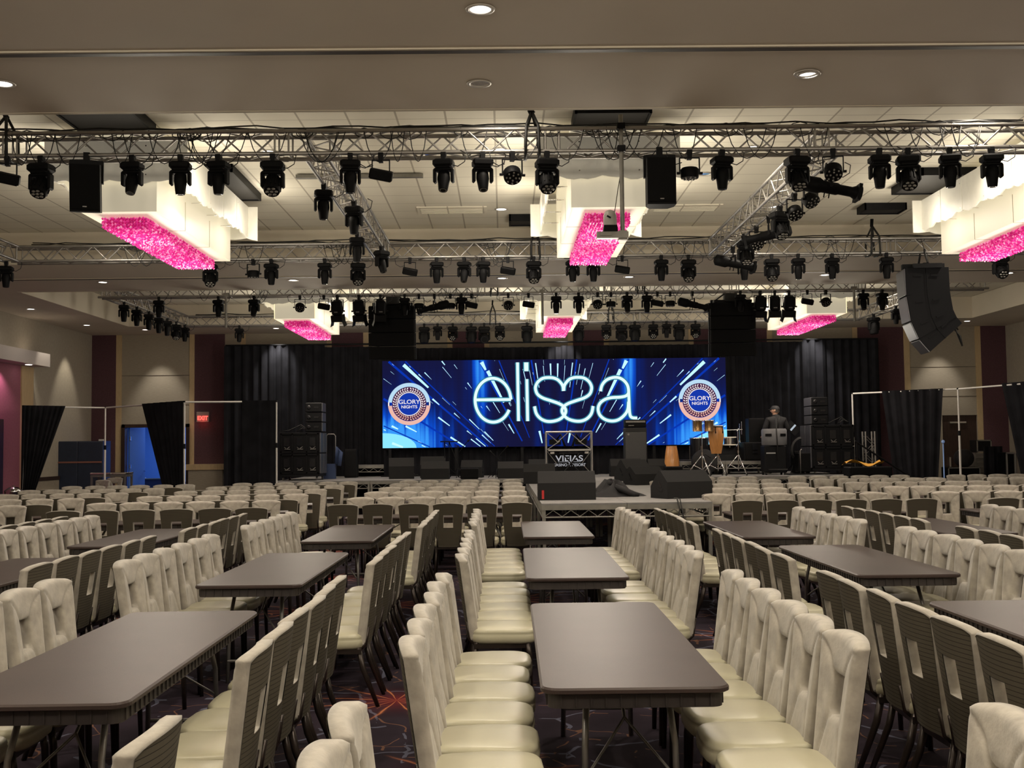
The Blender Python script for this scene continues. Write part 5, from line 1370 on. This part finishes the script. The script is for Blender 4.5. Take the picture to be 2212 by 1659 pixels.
for i, px_ in enumerate((1506, 1531)):
    yy = yd-.22; z0_, z1_ = GY(px_, 932, yy)[1], GY(px_, 908, yy)[1]
    t = thing('timbale_drum', 'small brass-shelled drum on the stand, %s of the pair' % ('left', 'right')[i], 'drum', (PX(px_, yy), yy, z0_), 0, 'timbales'); h = z1_-z0_
    m = MB(); m.lathe([(.125, .0), (.12, h*.1), (.12, h*.92), (.13, h)], 18); m.build('shell', mat('bronze_shell', (.42, .26, .12), rough=.25, metal=.8), t)
    m = MB(); m.lathe([(.135, h*.94), (.14, h), (.125, h*1.02), (.001, h*1.0)], 18, cap=False)
    for k in range(6): a = 2*PI*k/6; m.cyl((.137*math.cos(a), .137*math.sin(a), .02), (.137*math.cos(a), .137*math.sin(a), h), .006, n=5)
    m.build('rim', chrome, t)
yy = 30.7; t = thing('floor_tom', 'black floor tom drum in front of the screen', 'drum', (PX(1509, yy), yy, GY(1509, 990, yy)[1])); h = GY(1509, 946, yy)[1]-t.location.z
m = MB(); m.lathe([(.26, .06), (.26, h)], 22); m.build('shell', blackgl, t); m = MB(); m.lathe([(.265, h-.02), (.27, h+.01), (.25, h+.01), (.001, h)], 22, cap=False)
for k in range(3): a = 2*PI*k/3+.5; m.cyl((.28*math.cos(a), .28*math.sin(a), -(t.location.z-ZR)), (.28*math.cos(a), .28*math.sin(a), h*.6), .01, n=6)
m.build('rim_and_legs', chrome, t)
yy = 30.6; t = thing('snare_drum', 'small metal snare drum right of the raised conga', 'drum', (PX(1575, yy), yy, GY(1575, 962, yy)[1])); h = .22
m = MB(); m.lathe([(.18, 0), (.18, h)], 20); m.build('shell', chrome, t); m = MB(); m.lathe([(.185, h-.015), (.188, h+.01), (.17, h+.012), (.001, h+.006)], 20, cap=False); m.lathe([(.184, 0), (.188, .02), (.184, .03)], 20, cap=False)
m.tube([(0, 0, 0), (0, 0, -(t.location.z-ZR)+.1)], .012, 6)
for k in range(3): a = 2*PI*k/3; m.cyl((0, 0, -(t.location.z-ZR)+.25), (.2*math.cos(a), .2*math.sin(a), -(t.location.z-ZR)+.01), .009, n=5)
m.build('rim_and_stand', skinm, t)
yy = 29.75; t = thing('soft_drum_bag', 'round black padded drum bag leaning by the conga stand', 'bag', (PX(1519, yy), yy, ZD))
m = MB(); m.lathe([(.02, -.11), (.30, -.11), (.34, -.06), (.34, .06), (.30, .11), (.02, .11)], 26, (0, 0, .34), rx(PI/2-.15)); m.build('bag_body', jacket, t)
m = MB(); m.tube([(-.15, -.14, .45), (0, -.17, .56), (.15, -.14, .45)], .015, 6); m.build('strap', rubber, t)
m = MB(); x, y = PX(1556, 30.3), 30.2; m.bev((0, 0, .02), (.7, .4, .04), .01); tag(m.build('floor_rug', jacket, None, (PX(1482, 30.4), 30.6, ZR)), 'small dark mat on the drum riser', 'mat')
# subwoofers, tall speaker, grey drum case, cases
def sub(px0, px1, py0, py1, Y, lab, z=None, d=.6, name='subwoofer', rz_=0):
    x0, x1 = PX(px0, Y), PX(px1, Y); zb2 = GY((px0+px1)/2, py1, Y)[1] if z is None else z; ztp = GY((px0+px1)/2, py0, Y)[1]
    t = thing(name, lab, 'loudspeaker', ((x0+x1)/2, Y, zb2), rz_); w_ = x1-x0; h = ztp-zb2
    m = MB(); m.bev((0, d/2, h/2), (w_, d, h), .02); m.build('cabinet', mat('speaker_paint', (.005, .005, .006), rough=.6, spec=.15, bump=.1, bs=120), t)
    m = MB(); m.bev((0, -.006, h/2), (w_*.9, .02, h*.88), .006); m.build('front_grille', grille, t); return t, w_, h
t, w_, h = sub(1606, 1652, 955, 1002, 30.0, 'wide black subwoofer on the drum riser behind the drum case', ZR); m = MB(); m.box((0, -.02, h*.75), (.14, .02, .16)); m.box((0, -.02, h*.45), (.14, .02, .05)); m.build('port', blackgl, t)
sub(1617, 1652, 903, 955, 30.4, 'tall narrow black speaker behind the man, left of him', ZR+.45, .45)
m = MB(); m.bev((0, .2, .22), (.8, .4, .44), .02); tag(m.build('speaker_plinth', black, None, (PX(1640, 30.45), 30.62, ZR)), 'black block under the tall narrow speaker', 'box')
yy = 28.95; x = PX(1674, yy)
t = thing('rolling_case', 'tall black rolling case in front of the man', 'case', (x, yy, ZD)); w_ = 48*yy/F; zt2 = GY(1674, 962, yy)[1]; h = zt2-ZD
m = MB(); m.bev((0, .25, .06+(h-.06)/2), (w_, .5, h-.06), .03); m.build('case_body', mat('case_black', (.006, .006, .007), rough=.55, spec=.15), t)
m = MB(); m.box((-w_*.22, -.004, h*.74), (w_*.42, .006, .03)); m.build('white_badge', mat('badge_grey', (.4, .4, .4), rough=.5), t)
for sx in (-1, 1):
    for yy2 in (.06, .44): m = MB(); m.cyl((sx*w_*.42-.02, yy2, .04), (sx*w_*.42+.02, yy2, .04), .04, n=10); m.build('caster', rubber, t)
t = thing('drum_case', 'grey round drum case with dark handles lying on the rolling case', 'case', (x+.03, yy+.26, zt2)); hh = GY(1674, 926, yy)[1]-zt2
m = MB(); m.lathe([(.30, 0), (.325, .02), (.325, hh-.04), (.30, hh)], 30); m.build('case_shell', greycase, t)
m = MB()
for a in (-1.05, -2.25): m.box((.33*math.cos(a), .33*math.sin(a), hh*.62), (.02, .17, .07), rzm(a))
m.build('handle_slot', black, t)
m = MB(); m.tube([(.02, -.335, -.4), (0, -.335, hh*.5), (-.02, -.34, hh+.25)], .014, 6); m.cyl((-.22, -.3, -.62), (.25, -.36, -.62), .014, n=6); tag(m.build('microphone_stand', rubber, None, (x+.02, yy+.25, zt2)), 'thin black microphone stand leaning on the drum case', 'stand')
t = thing('handle_cart', 'black equipment trolley with a grey handle right of the rolling case', 'cart', (PX(1704, yy)+.33, yy+.1, ZD))
m = MB(); m.bev((.1, .1, .32), (.42, .4, .5), .02); m.build('cart_body', black, t); m = MB(); m.tube([(-.06, -.12, .02), (-.06, -.12, .62), (-.02, -.12, .66)], .016, 6); m.build('handle', steel, t)
m = MB(); m.box((.05, -.1, .02), (.9, .35, .03)); m.build('base', blackm, t)
t = thing('music_stand', 'black music stand with a tilted bright sheet right of the man', 'stand', (PX(1712, 30.6), 30.6, ZD))
m = MB(); m.cyl((0, 0, .02), (.0, 0, 1.15), .016, n=6)
for k in range(3): a = 2*PI*k/3; m.cyl((0, 0, .3), (.3*math.cos(a), .3*math.sin(a), .01), .012, n=6)
m.build('post', blackm, t); m = MB(); m.box((0, 0, 1.22), (.36, .03, .27), ry(.75) @ rx(-.3)); m.build('desk', blackm, t); m = MB(); m.box((.0, -.04, 1.24), (.05, .01, .2), ry(.75)); m.build('bright_sheet', emit('sheet_glow', (.8, .9, 1), .55), t)  # sheet is bright through emission in its colour
m = MB(); 
for k in range(3): m.tube([(.0+.28*math.cos(a*PI/10)*(1+.05*k)+.1, .02*k, .62+.33*math.sin(a*PI/10)*(1+.05*k)) for a in range(-6, 13)], .014, 5)
tag(m.build('hose_loop', rubber, None, (PX(1725, 29.8), 29.8, ZD)), 'looped grey hose or cable beside the right speaker stack', 'cable')
t = thing('gear_rack', 'small open rack of equipment left of the right speaker stack', 'rack', (PX(1731, 30.3), 30.3, ZD))
m = MB(); m.bev((0, .2, .3), (.42, .4, .6), .02); m.build('rack_case', black, t); m = MB()
for k in range(4): m.box((-.02, -.01, .15+.12*k), (.3, .02, .05))
m.build('rack_units', steel, t)
# big speaker stacks at both sides of the stage: subs on a dolly, three small array boxes on top
bluefront = mat('speaker_front_mesh', (.05, .05, .06), rough=.38)
def big_stack(px0, px1, py_top, Y, zb2, side, lab):
    w_ = (px1-px0)*Y/F; xm = (PX(px0, Y)+PX(px1, Y))/2; h_all = GY((px0+px1)/2, py_top, Y)[1]-zb2-.16
    t = thing('rolling_dolly', 'black wheeled dolly under the %s stage subwoofers' % lab, 'dolly', (xm, Y, zb2))
    m = MB(); m.box((0, .5, .13), (w_, 1.1, .06)); m.build('platform', blackm, t)
    for sx in (-.42, .42):
        for yy2 in (.06, .95): m = MB(); m.cyl((sx*w_-.02, yy2, .05), (sx*w_+.02, yy2, .05), .05, n=12); m.build('caster', steel, t)
    for k in range(2):
        h = h_all/2; z = zb2+.16+k*h
        t = thing('subwoofer', '%s large black subwoofer in the %s stage stack, rear panel to the hall' % (('lower', 'upper')[k], lab), 'loudspeaker', (xm, Y, z), 0, 'stage subwoofers')
        m = MB(); m.bev((0, .5, h/2), (w_, 1.0, h-.01), .015); m.build('cabinet', mat('sub_paint', (.005, .005, .006), rough=.6, spec=.15), t)
        m = MB()
        for xx in (-.46, -.18, .18, .46): m.box((xx*w_, -.012, h/2), (.035, .03, h*.92))
        for zz in (.06, .94): m.box((0, -.012, h*zz), (w_*.95, .03, .045))
        m.build('frame_rails', blackm, t)
        m = MB()
        for xx in (-.32, .0, .32):
            m.box((xx*w_, -.004, h*.55), (w_*.14, .02, h*.4)); m.mi = 1; m.tube([(xx*w_-.06, -.03, h*.3), (xx*w_, -.05, h*.2), (xx*w_+.08, -.03, h*.32)], .008, 5); m.box((xx*w_+.02, -.02, h*.20), (.14, .02, .022)); m.mi = 0
        m.build('connector_panel', [blackgl, steel], t)
        m = MB()
        for j in range(2): m.bev((side*(w_/2+.012), .24+.52*j, h/2), (.03, .47, h*.95), .008)
        m.build('front_grille', bluefront, t)
    return xm, w_, zb2+.16+h_all
xm, w_, zt3 = big_stack(604, 690, 934, 28.9, ZD, 1, 'left')
def small_array(xm_, Y, z, n_, w_, d_, h_, rz_, lab, side):
    for k in range(n_):
        t = thing('array_speaker', '%s of three small black array boxes stacked on the %s stage stack' % (('bottom', 'middle', 'top')[k], lab), 'loudspeaker', (xm_, Y, z+k*h_), rz_, 'small array boxes')
        m = MB(); m.bev((0, d_/2, h_/2), (w_, d_, h_-.012), .015); m.build('cabinet', mat('sub_paint', (.006, .006, .007)), t)
        m = MB(); m.bev((side*(w_/2+.01), d_/2, h_/2), (.025, d_*.94, h_*.9), .006); m.build('front_grille', bluefront, t)
        m = MB(); m.lathe([(.05, 0), (.052, .02), (.03, .025)], 12, (-w_*.28, -.002, h_/2), rx(PI/2)); m.box((w_*.18, -.004, h_/2), (w_*.3, .012, h_*.2)); m.build('rear_panel', steel if False else blackgl, t)
hB = (GY(680, 870, 28.9)[1]-zt3)/3
small_array(PX(676, 28.9), 28.95, zt3+.01, 3, .42, .6, hB, 0, 'left', 1)
xm, w_, zt4 = big_stack(1752, 1845, 917, 28.9, ZD, -1, 'right')
hB = (GY(1770, 858, 28.9)[1]-zt4)/3
small_array(PX(1773, 28.9), 28.95, zt4+.01, 3, .42, .7, hB, 0, 'right', -1)
for nm, px_, z_ in (('left', 640, zt3), ('right', 1812, zt4)):
    m = MB(); m.tube([(0, 0, .03), (.15, .0, .12), (.3, .02, .05), (.1, .03, .2), (-.2, 0, .06), (-.42, 0, .02)], .012, 5); m.tube([(0, .05, .03), (.1, .05, .16), (.25, .05, .1)], .01, 5)
    tag(m.build('cable_tangle', rubber, None, (PX(px_, 28.95), 29.05, z_)), 'black cable tangle on top of the %s stage stack' % nm, 'cable')
sub(743, 770, 970, 1008, 31.0, 'black speaker standing alone at the left back of the stage', ZD, .4)
sub(566, 604, 1021, 1046, 27.6, 'black speaker lying on the floor left of the stage', 0, .5, 'floor_speaker') if False else None
m = MB(); x = PX(585, 27.3); m.bev((0, .25, .42), (.42, .5, .84), .02); m.mi = 1; m.box((0, -.005, .42), (.38, .02, .76)); tag(m.build('floor_speaker', [black, grille], None, (x, 27.3, 0)), 'black ribbed speaker at the left foot of the stage', 'loudspeaker')
t = thing('hand_truck', 'dark folded hand truck leaning behind the left stage stack', 'cart', (PX(713, 30.3), 30.3, ZD)); m = MB(); m.tube([(-.1, 0, .05), (-.1, 0, 1.15), (-.06, 0, 1.2), (.1, 0, 1.2), (.14, 0, 1.15), (.14, 0, .05)], .014, 6); m.build('handle_frame', steel, t); m = MB(); m.tube([(.25, -.1, .35), (.3, -.1, .7), (.22, -.1, .85), (.18, -.08, .4)], .06, 6); m.box((.0, -.1, .2), (.3, .3, .4)); m.build('bag', mat('dark_blue_cloth', (.03, .05, .12), rough=.8), t)
def straight_stand(px_, pyt, Y, lab, kind):
    z = GY(px_, pyt, Y)[1]; h = z-ZD; t = thing('microphone_stand' if kind != 'flat' else 'laptop_stand', lab, 'stand', (PX(px_, Y), Y, ZD))
    m = MB(); m.cyl((0, 0, .02), (0, 0, h), .012, n=6)
    for k in range(3): a = 2*PI*k/3+.4; m.cyl((0, 0, .26), (.3*math.cos(a), .3*math.sin(a), .01), .010, n=6)
    m.build('post', blackm, t); m = MB()
    if kind == 'flat': m.box((0, 0, h), (.45, .3, .03)); m.cyl((-.12, 0, h), (-.12, 0, h*.55), .012, n=6); m.cyl((0, 0, h), (.35, 0, 0), .012, n=6)
    else: m.cyl((0, 0, h*.75), (.25 if kind == 'r' else -.25, 0, h+.1), .010, n=6); m.cyl((.25 if kind == 'r' else -.25, 0, h+.1), (.3 if kind == 'r' else -.3, 0, h+.14), .022, n=8)
    m.build('top_bracket', blackm, t)
straight_stand(969, 954, 29.5, 'black stand with a flat top plate at the left of the stage', 'flat'); straight_stand(988, 962, 29.7, 'thin black microphone stand right of the flat-topped stand', 'r')
straight_stand(1072, 975, 29.3, 'thin black leaning stand left of the runway, right arm', 'r'); straight_stand(1080, 985, 29.9, 'thin black boom stand left of the runway, left arm', 'l')
# truss towers and ramp
t = thing('truss_tower', 'upright aluminium truss tower right of the stage', 'truss tower', (PX(1876, 30.2), 30.2, 0)); zt5 = GY(1876, 932, 30.2)[1]
m = MB(); h = .125
for sx in (-1, 1):
    for sy in (-1, 1): m.cyl((sx*h, sy*h, 0), (sx*h, sy*h, zt5), .025, n=8)
m.build('chord', alu, t); m = MB(); n = 7
for k in range(n):
    z0_, z1_ = .1+(zt5-.2)*k/n, .1+(zt5-.2)*(k+1)/n
    for sy in (-1, 1): m.cyl((-h if k % 2 else h, sy*h, z0_), (h if k % 2 else -h, sy*h, z1_), .01, n=5); m.cyl((sy*h, -h if k % 2 else h, z0_), (sy*h, h if k % 2 else -h, z1_), .01, n=5)
m.build('lacing', alu, t); m = MB(); m.box((0, 0, .02), (.6, .6, .02)); m.build('base_plate', steel, t)
t = thing('stage_ramp', 'dark stage stair rail sloping down at the right end', 'stairs', (PX(1846, 27.2), 27.2, 0))
m = MB(); m.cyl((0, 0, 1.72), (1.5, 0, .72), .022, n=8); m.cyl((0, 0, 1.35), (1.2, 0, .5), .018, n=8); m.cyl((1.5, 0, .72), (1.55, 0, .3), .022, n=8); m.cyl((.05, 0, .87), (.05, 0, 1.7), .022, n=8); m.build('handrail', blackm, t)
m = MB()
for k in range(4): m.box((.18+.3*k, .45, (.87-.2*(k+.5))/1), (.3, .9, .03)); m.box((.04+.3*k, .45, (.87-.2*(k+.5))/2), (.03, .9, .87-.2*(k+.5)))
m.build('steps', blackm, t)
x = PX(1868, 26.3); m = MB(); m.smooth = True; m.grid(lambda u_, v_: ((u_-.5)*.9, (v_-.5)*.35, .06+.05*math.sin(u_*7)+.04*math.sin(v_*5+u_*9)), 16, 6); tag(m.build('yellow_cloth', mat('yellow_cloth', (.65, .32, .03), rough=.8), None, (x, 26.5, 1.14)), 'crumpled yellow cloth on a case by the stairs', 'cloth')
m = MB(); m.bev((0, 0, .56), (1.0, .5, 1.12), .02); tag(m.build('storage_case', black, None, (PX(1872, 26.3), 26.3, 0)), 'black case beside the stage stairs under the yellow cloth', 'case')
for i, px_ in enumerate((1824, 1831)):
    x = PX(px_, 28.45); t = thing('water_bottle', 'small plastic water bottle on the right stage edge, %s of two' % ('left', 'right')[i], 'bottle', (x, 28.45, ZD), 0, 'water bottles')
    m = MB(); m.lathe([(.034, 0), (.036, .02), (.036, .13), (.02, .17), (.014, .18)], 12); m.build('bottle_body', mat('bottle_plastic', (.8, .82, .85), rough=.15, spec=.6), t)
    m = MB(); m.lathe([(.016, .18), (.016, .20)], 10); m.build('cap', whitep, t); m = MB(); m.lathe([(.0375, .06), (.0375, .11)], 12, cap=False); m.build('wrapper', mat('red_wrapper', (.6, .1, .08), rough=.4), t)
# ------------------------------------------------------------------ the man on the stage (seen from behind, head turned left)
YP = 29.95; xp_ = PX(1676, YP)
man = thing('person', 'man in black jacket and cap seen from behind on the stage', 'person', (xp_, YP, ZD), .12); man.scale = (1.16, 1.08, 1)
bm = bpy.data.meshes.new('body'); V = [(0, 0, .98), (0, 0, 1.12), (0, .01, 1.32), (0, .0, 1.46), (0, -.01, 1.54), (0, .0, 1.60),                      # pelvis .. neck
     (-.10, 0, .93), (-.12, -.01, .52), (-.13, .02, .09), (-.13, -.10, .04), (.10, 0, .93), (.12, -.01, .52), (.13, .02, .09), (.13, -.10, .04),
     (-.19, .0, 1.45), (-.27, .01, 1.20), (-.25, .16, 1.04), (.19, .0, 1.45), (.28, .01, 1.19), (.24, .18, 1.03)]
V = [(x, -y if i in (9, 13) else y, z) for i, (x, y, z) in enumerate(V)]
E_ = [(0, 1), (1, 2), (2, 3), (3, 4), (4, 5), (0, 6), (6, 7), (7, 8), (8, 9), (0, 10), (10, 11), (11, 12), (12, 13), (3, 14), (14, 15), (15, 16), (3, 17), (17, 18), (18, 19)]
RAD = [(.17, .12), (.165, .12), (.19, .13), (.15, .10), (.065, .06), (.06, .06), (.10, .10), (.065, .065), (.05, .05), (.045, .035), (.10, .10), (.065, .065), (.05, .05), (.045, .035), (.085, .08), (.06, .06), (.042, .042), (.085, .08), (.06, .06), (.042, .042)]
bm.from_pydata(V, E_, []); bo = bpy.data.objects.new('body', bm); C.objects.link(bo)
sk = bo.modifiers.new('skin', 'SKIN')
for i, r_ in enumerate(RAD): bm.skin_vertices[0].data[i].radius = r_; bm.skin_vertices[0].data[i].use_root = (i == 0)
sb_ = bo.modifiers.new('sub', 'SUBSURF'); sb_.levels = 2; sb_.render_levels = 2
me = bpy.data.meshes.new_from_object(bo.evaluated_get(bpy.context.evaluated_depsgraph_get())); me.name = 'body'; bpy.data.objects.remove(bo)
me.materials.clear(); me.materials.append(jacket)
for p_ in me.polygons: p_.use_smooth = True
bo = bpy.data.objects.new('body', me); C.objects.link(bo); bo.parent = man
def hand(sx, c, mm):
    c = Vector(c); mm.sphere(c, .045, 10, 6, (.75, 1.1, .5))
    for k in range(4): mm.tube([c+Vector((sx*(-.028+.019*k), .035, 0)), c+Vector((sx*(-.03+.02*k), .075, -.005)), c+Vector((sx*(-.03+.02*k), .095-.004*abs(k-1.5), -.03))], [.010, .009, .007], 6)
    mm.tube([c+Vector((-sx*.03, 0, 0)), c+Vector((-sx*.055, .03, -.01)), c+Vector((-sx*.05, .06, -.02))], [.012, .010, .008], 6)
m = MB(); hand(-1, (-.245, .205, 1.0), m); hand(1, (.235, .225, .99), m); m.build('hands', skin, man)
hc = Vector((-.01, .02, 1.70)); qh = rzm(1.15)                       # turned to the left
m = MB(); vs_f = []
m.smooth = True
def headf(u_, v_):
    a, b = 2*PI*u_, PI*v_; x, y, z = math.sin(b)*math.cos(a), math.sin(b)*math.sin(a), -math.cos(b)
    fx = .078*x; fy = .098*y; fz = .118*z
    if y > 0: fy *= (1-.12*max(0, -z)); 
    if z < -.2: fx *= 1-.28*(-z-.2); fy -= .0
    if y > .75 and -.35 < z < .15: fy += .022*math.exp(-((x/.16)**2))*math.exp(-(((z+.1)/.18)**2))   # nose
    if y > .8 and abs(z-.08) < .12: fy -= .008*math.exp(-(((abs(x)-.4)/.2)**2))
    return tuple(hc+qh @ Vector((fx, fy, fz)))
m.grid(headf, 32, 20)
for sx in (-1, 1): m.sphere(hc+qh @ Vector((sx*.08, -.005, -.01)), .03, 10, 6, (.45, .7, 1.0))
m.cyl(hc+Vector((0, -.0, -.16)), hc+Vector((0, 0, -.06)), .055, n=14); m.build('head', skin, man)
m = MB()
for sx in (-1, 1): m.sphere(hc+qh @ Vector((sx*.03, .088, .012)), .011, 8, 6)
m.build('eyes', blackgl, man)
m = MB(); m.smooth = True
m.grid(lambda u_, v_: tuple(hc+qh @ Vector((.086*math.sin(PI/2*v_+.12)*math.cos(2*PI*u_), .106*math.sin(PI/2*v_+.12)*math.sin(2*PI*u_)-.004, .022+.108*math.cos(PI/2*v_)))), 28, 8)
m.grid(lambda u_, v_: tuple(hc+qh @ Vector((.075*math.cos(PI*u_)*(1-.15*v_), .085+.085*v_*math.sin(PI*u_)**.6, .035-.02*v_))), 12, 4); m.build('cap', mat('black_cap', (.012, .012, .014), rough=.7), man)
m = MB(); m.smooth = True
m.grid(lambda u_, v_: tuple(hc+qh @ Vector((.083*math.cos(PI+PI*u_), .102*math.sin(PI+PI*u_), .03-.085*v_))), 18, 5); m.build('hair', mat('dark_hair', (.02, .014, .01), rough=.7), man)
m = MB(); m.lathe([(.085, 1.50), (.072, 1.55), (.066, 1.585)], 20, (0, 0, 0), cap=False); m.build('collar', jacket, man)
m = MB(); m.tube([(-.0, -.135, 1.22), (.03, -.115, 1.42), (.07, -.05, 1.56)], .012, 6); m.build('shoulder_strap', rubber, man)
# ------------------------------------------------------------------ things by the left wall
yy = 31.6; x0, x1 = PX(117, yy), PX(225, yy); zt6 = GY(170, 953, yy)[1]
t = thing('mobile_bar', 'dark blue lit mobile bar cabinet against the left corner', 'bar', ((x0+x1)/2, yy, 0)); w_ = x1-x0
dk = mat('navy_laminate', (.022, .032, .06), rough=.35, var=.1)
m = MB(); m.box((0, .3, zt6/2), (w_, .6, zt6)); m.build('cabinet', dk, t)
for sx in (-1, 1): m = MB(); m.bev((sx*w_/4, -.01, zt6*.5), (w_/2-.02, .03, zt6-.04), .006); m.build('front_panel', dk, t)
m = MB(); m.box((0, -.035, zt6*.70), (w_*.96, .03, .045)); m.build('wood_rail', mat('red_wood_rail', (.28, .12, .09), rough=.4), t)
yy = 29.2; x0, x1 = PX(197, yy), PX(274, yy); z_ = GY(235, 1023, yy)[1]
t = thing('high_table', 'silver-edged table beside the left drape stand', 'table', ((x0+x1)/2, yy, 0)); w_ = x1-x0
m = MB(); m.bev((0, .3, z_), (w_, .6, .05), .01); m.mi = 1; m.box((0, .3, z_-.06), (w_*.98, .58, .06)); m.build('tabletop', [chrome, steel], t)
for sx in (-1, 1):
    for sy in (.04, .56): m = MB(); m.box((sx*w_*.46, sy, z_/2-.04), (.05, .05, z_-.08)); m.build('leg', steel, t)
place(chair, (PX(246, 30.45), 30.45, 0), PI+.1, 'cream chair behind the silver-edged table by the doorway', 'chairs by the silver-edged table')
place(chair, (PX(211, 28.2), 28.2, 0), PI-.3, 'cream chair left of the drape stand by the silver-edged table', 'chairs by the silver-edged table')
x, y = PX(34, 26.5), 26.5; m = MB(); m.lathe([(.16, 0), (.2, .02), (.2, .75), (.21, .78), (.10, .86), (.03, .87), (.03, .9), (.001, .9)], 20); tag(m.build('waste_bin', chrome, None, (x, y, 0)), 'round silver-lidded bin at the far left', 'bin')
# road case in the back room
x = PX(345, YB+2.6); t = thing('road_case', 'dark blue road case standing in the lit doorway', 'case', (x, YB+2.6, 0)); m = MB(); m.box((0, 0, .42), (1.1, .6, .7)); m.build('case_body', mat('navy_case', (.02, .04, .12), rough=.5), t)
m = MB()
for sx in (-1, 1):
    for z in (.07, .77): m.box((sx*.54, -.02, z), (.07, .62, .06))
    m.box((sx*.55, -.3, .42), (.03, .03, .72))
m.box((0, -.3, .77), (1.1, .03, .03)); m.build('case_trim', chrome, t)
# ------------------------------------------------------------------ things by the right wall
def gear_case(px0, px1, py0, py1, Y, lab, mt, name='equipment_case', cat='case', zf=0):
    x0, x1 = PX(px0, Y), PX(px1, Y); z1_ = GY((px0+px1)/2, py0, Y)[1]
    t = thing(name, lab, cat, ((x0+x1)/2, Y, zf)); w_ = x1-x0; h = z1_-zf
    m = MB(); m.bev((0, .25, h/2), (w_, .5, h), .015); m.build('case_body', mt, t)
    m = MB()
    for z in (.02, h-.02): m.box((0, -.004, z), (w_, .02, .03))
    for sx in (-1, 1): m.box((sx*(w_/2-.015), -.004, h/2), (.03, .02, h))
    m.build('edge_trim', alu2, t); return t, w_, h
Yq = 31.5
gear_case(2046, 2116, 1009, 1040, Yq, 'black wheeled case with pale top edge before the right door', black)
t, w_, h = gear_case(2105, 2132, 978, 1040, Yq+.6, 'stack of flat grey trays right of the right door', steel, 'tray_stack', 'trays')
m = MB()
for k in range(7): m.box((0, -.02, h*(.3+.1*k)), (w_*.95, .06, .035))
m.build('tray', alu2, t)
t = thing('drum_bag', 'round dark drum on the case in front of the right door', 'drum', (PX(2087, Yq), Yq+.1, GY(2087, 1009, Yq)[1])); m = MB(); m.lathe([(.02, -.18), (.22, -.18), (.25, -.12), (.25, .12), (.22, .18), (.02, .18)], 22, (0, .1, .25), rx(PI/2)); m.build('bag_body', jacket, t)
gear_case(2110, 2142, 950, 976, Yq+.9, 'small dark case lying on top of the flat trays', blackm, zf=GY(2120, 977, Yq+.9)[1])
o = drape_mesh([(PX(2124, 30.9), 30.9), (PX(2166, 30.9), 30.9)], .03, GY(2150, 964, 30.9)[1], .2, .03, 4, 12).build('cloth_covered_rack', drape); tag(o, 'black cloth draped over a rack by the right wall', 'cloth')
t, w_, h = gear_case(2172, 2192, 977, 1040, 30.3, 'tall narrow black flight case near the right picture edge', black)
t = thing('folding_cart', 'grey tubular cart at the right picture edge', 'cart', (PX(2203, 29.4), 29.4, 0)); m = MB()
for sx in (-.12, .12):
    m.cyl((sx, 0, .05), (sx, 0, 1.35), .02, n=8); m.cyl((sx, .5, .05), (sx, .5, 1.35), .02, n=8); m.cyl((sx, 0, 1.35), (sx, .5, 1.35), .02, n=8)
m.cyl((-.12, 0, 1.35), (.12, 0, 1.35), .02, n=8); m.cyl((-.12, 0, .6), (.12, 0, .6), .02, n=8); m.build('tube_frame', steel, t); m = MB(); m.box((0, .25, .2), (.35, .55, .04)); m.build('platform', steel, t)
m = MB(); m.smooth = True; m.cyl((0, 0, 0), (0, 0, 1.62), .018, n=8); m.cyl((0, 0, .0), (0, 0, .03), .14, n=14); m.sphere((0, 0, 1.68), .05, 10, 6); tag(m.build('blue_stanchion', mat('pale_blue_glow_metal', (.35, .5, .8), rough=.4, emis=(.3, .5, 1), es=.12), None, (PX(2037, 31.2), 31.2, 0)), 'thin pale blue lit post in the gap beside the right drape', 'post')  # the post's blue glow is emission put into its material
# stage wash from the screen side: small work lights on the rig are off in the photograph
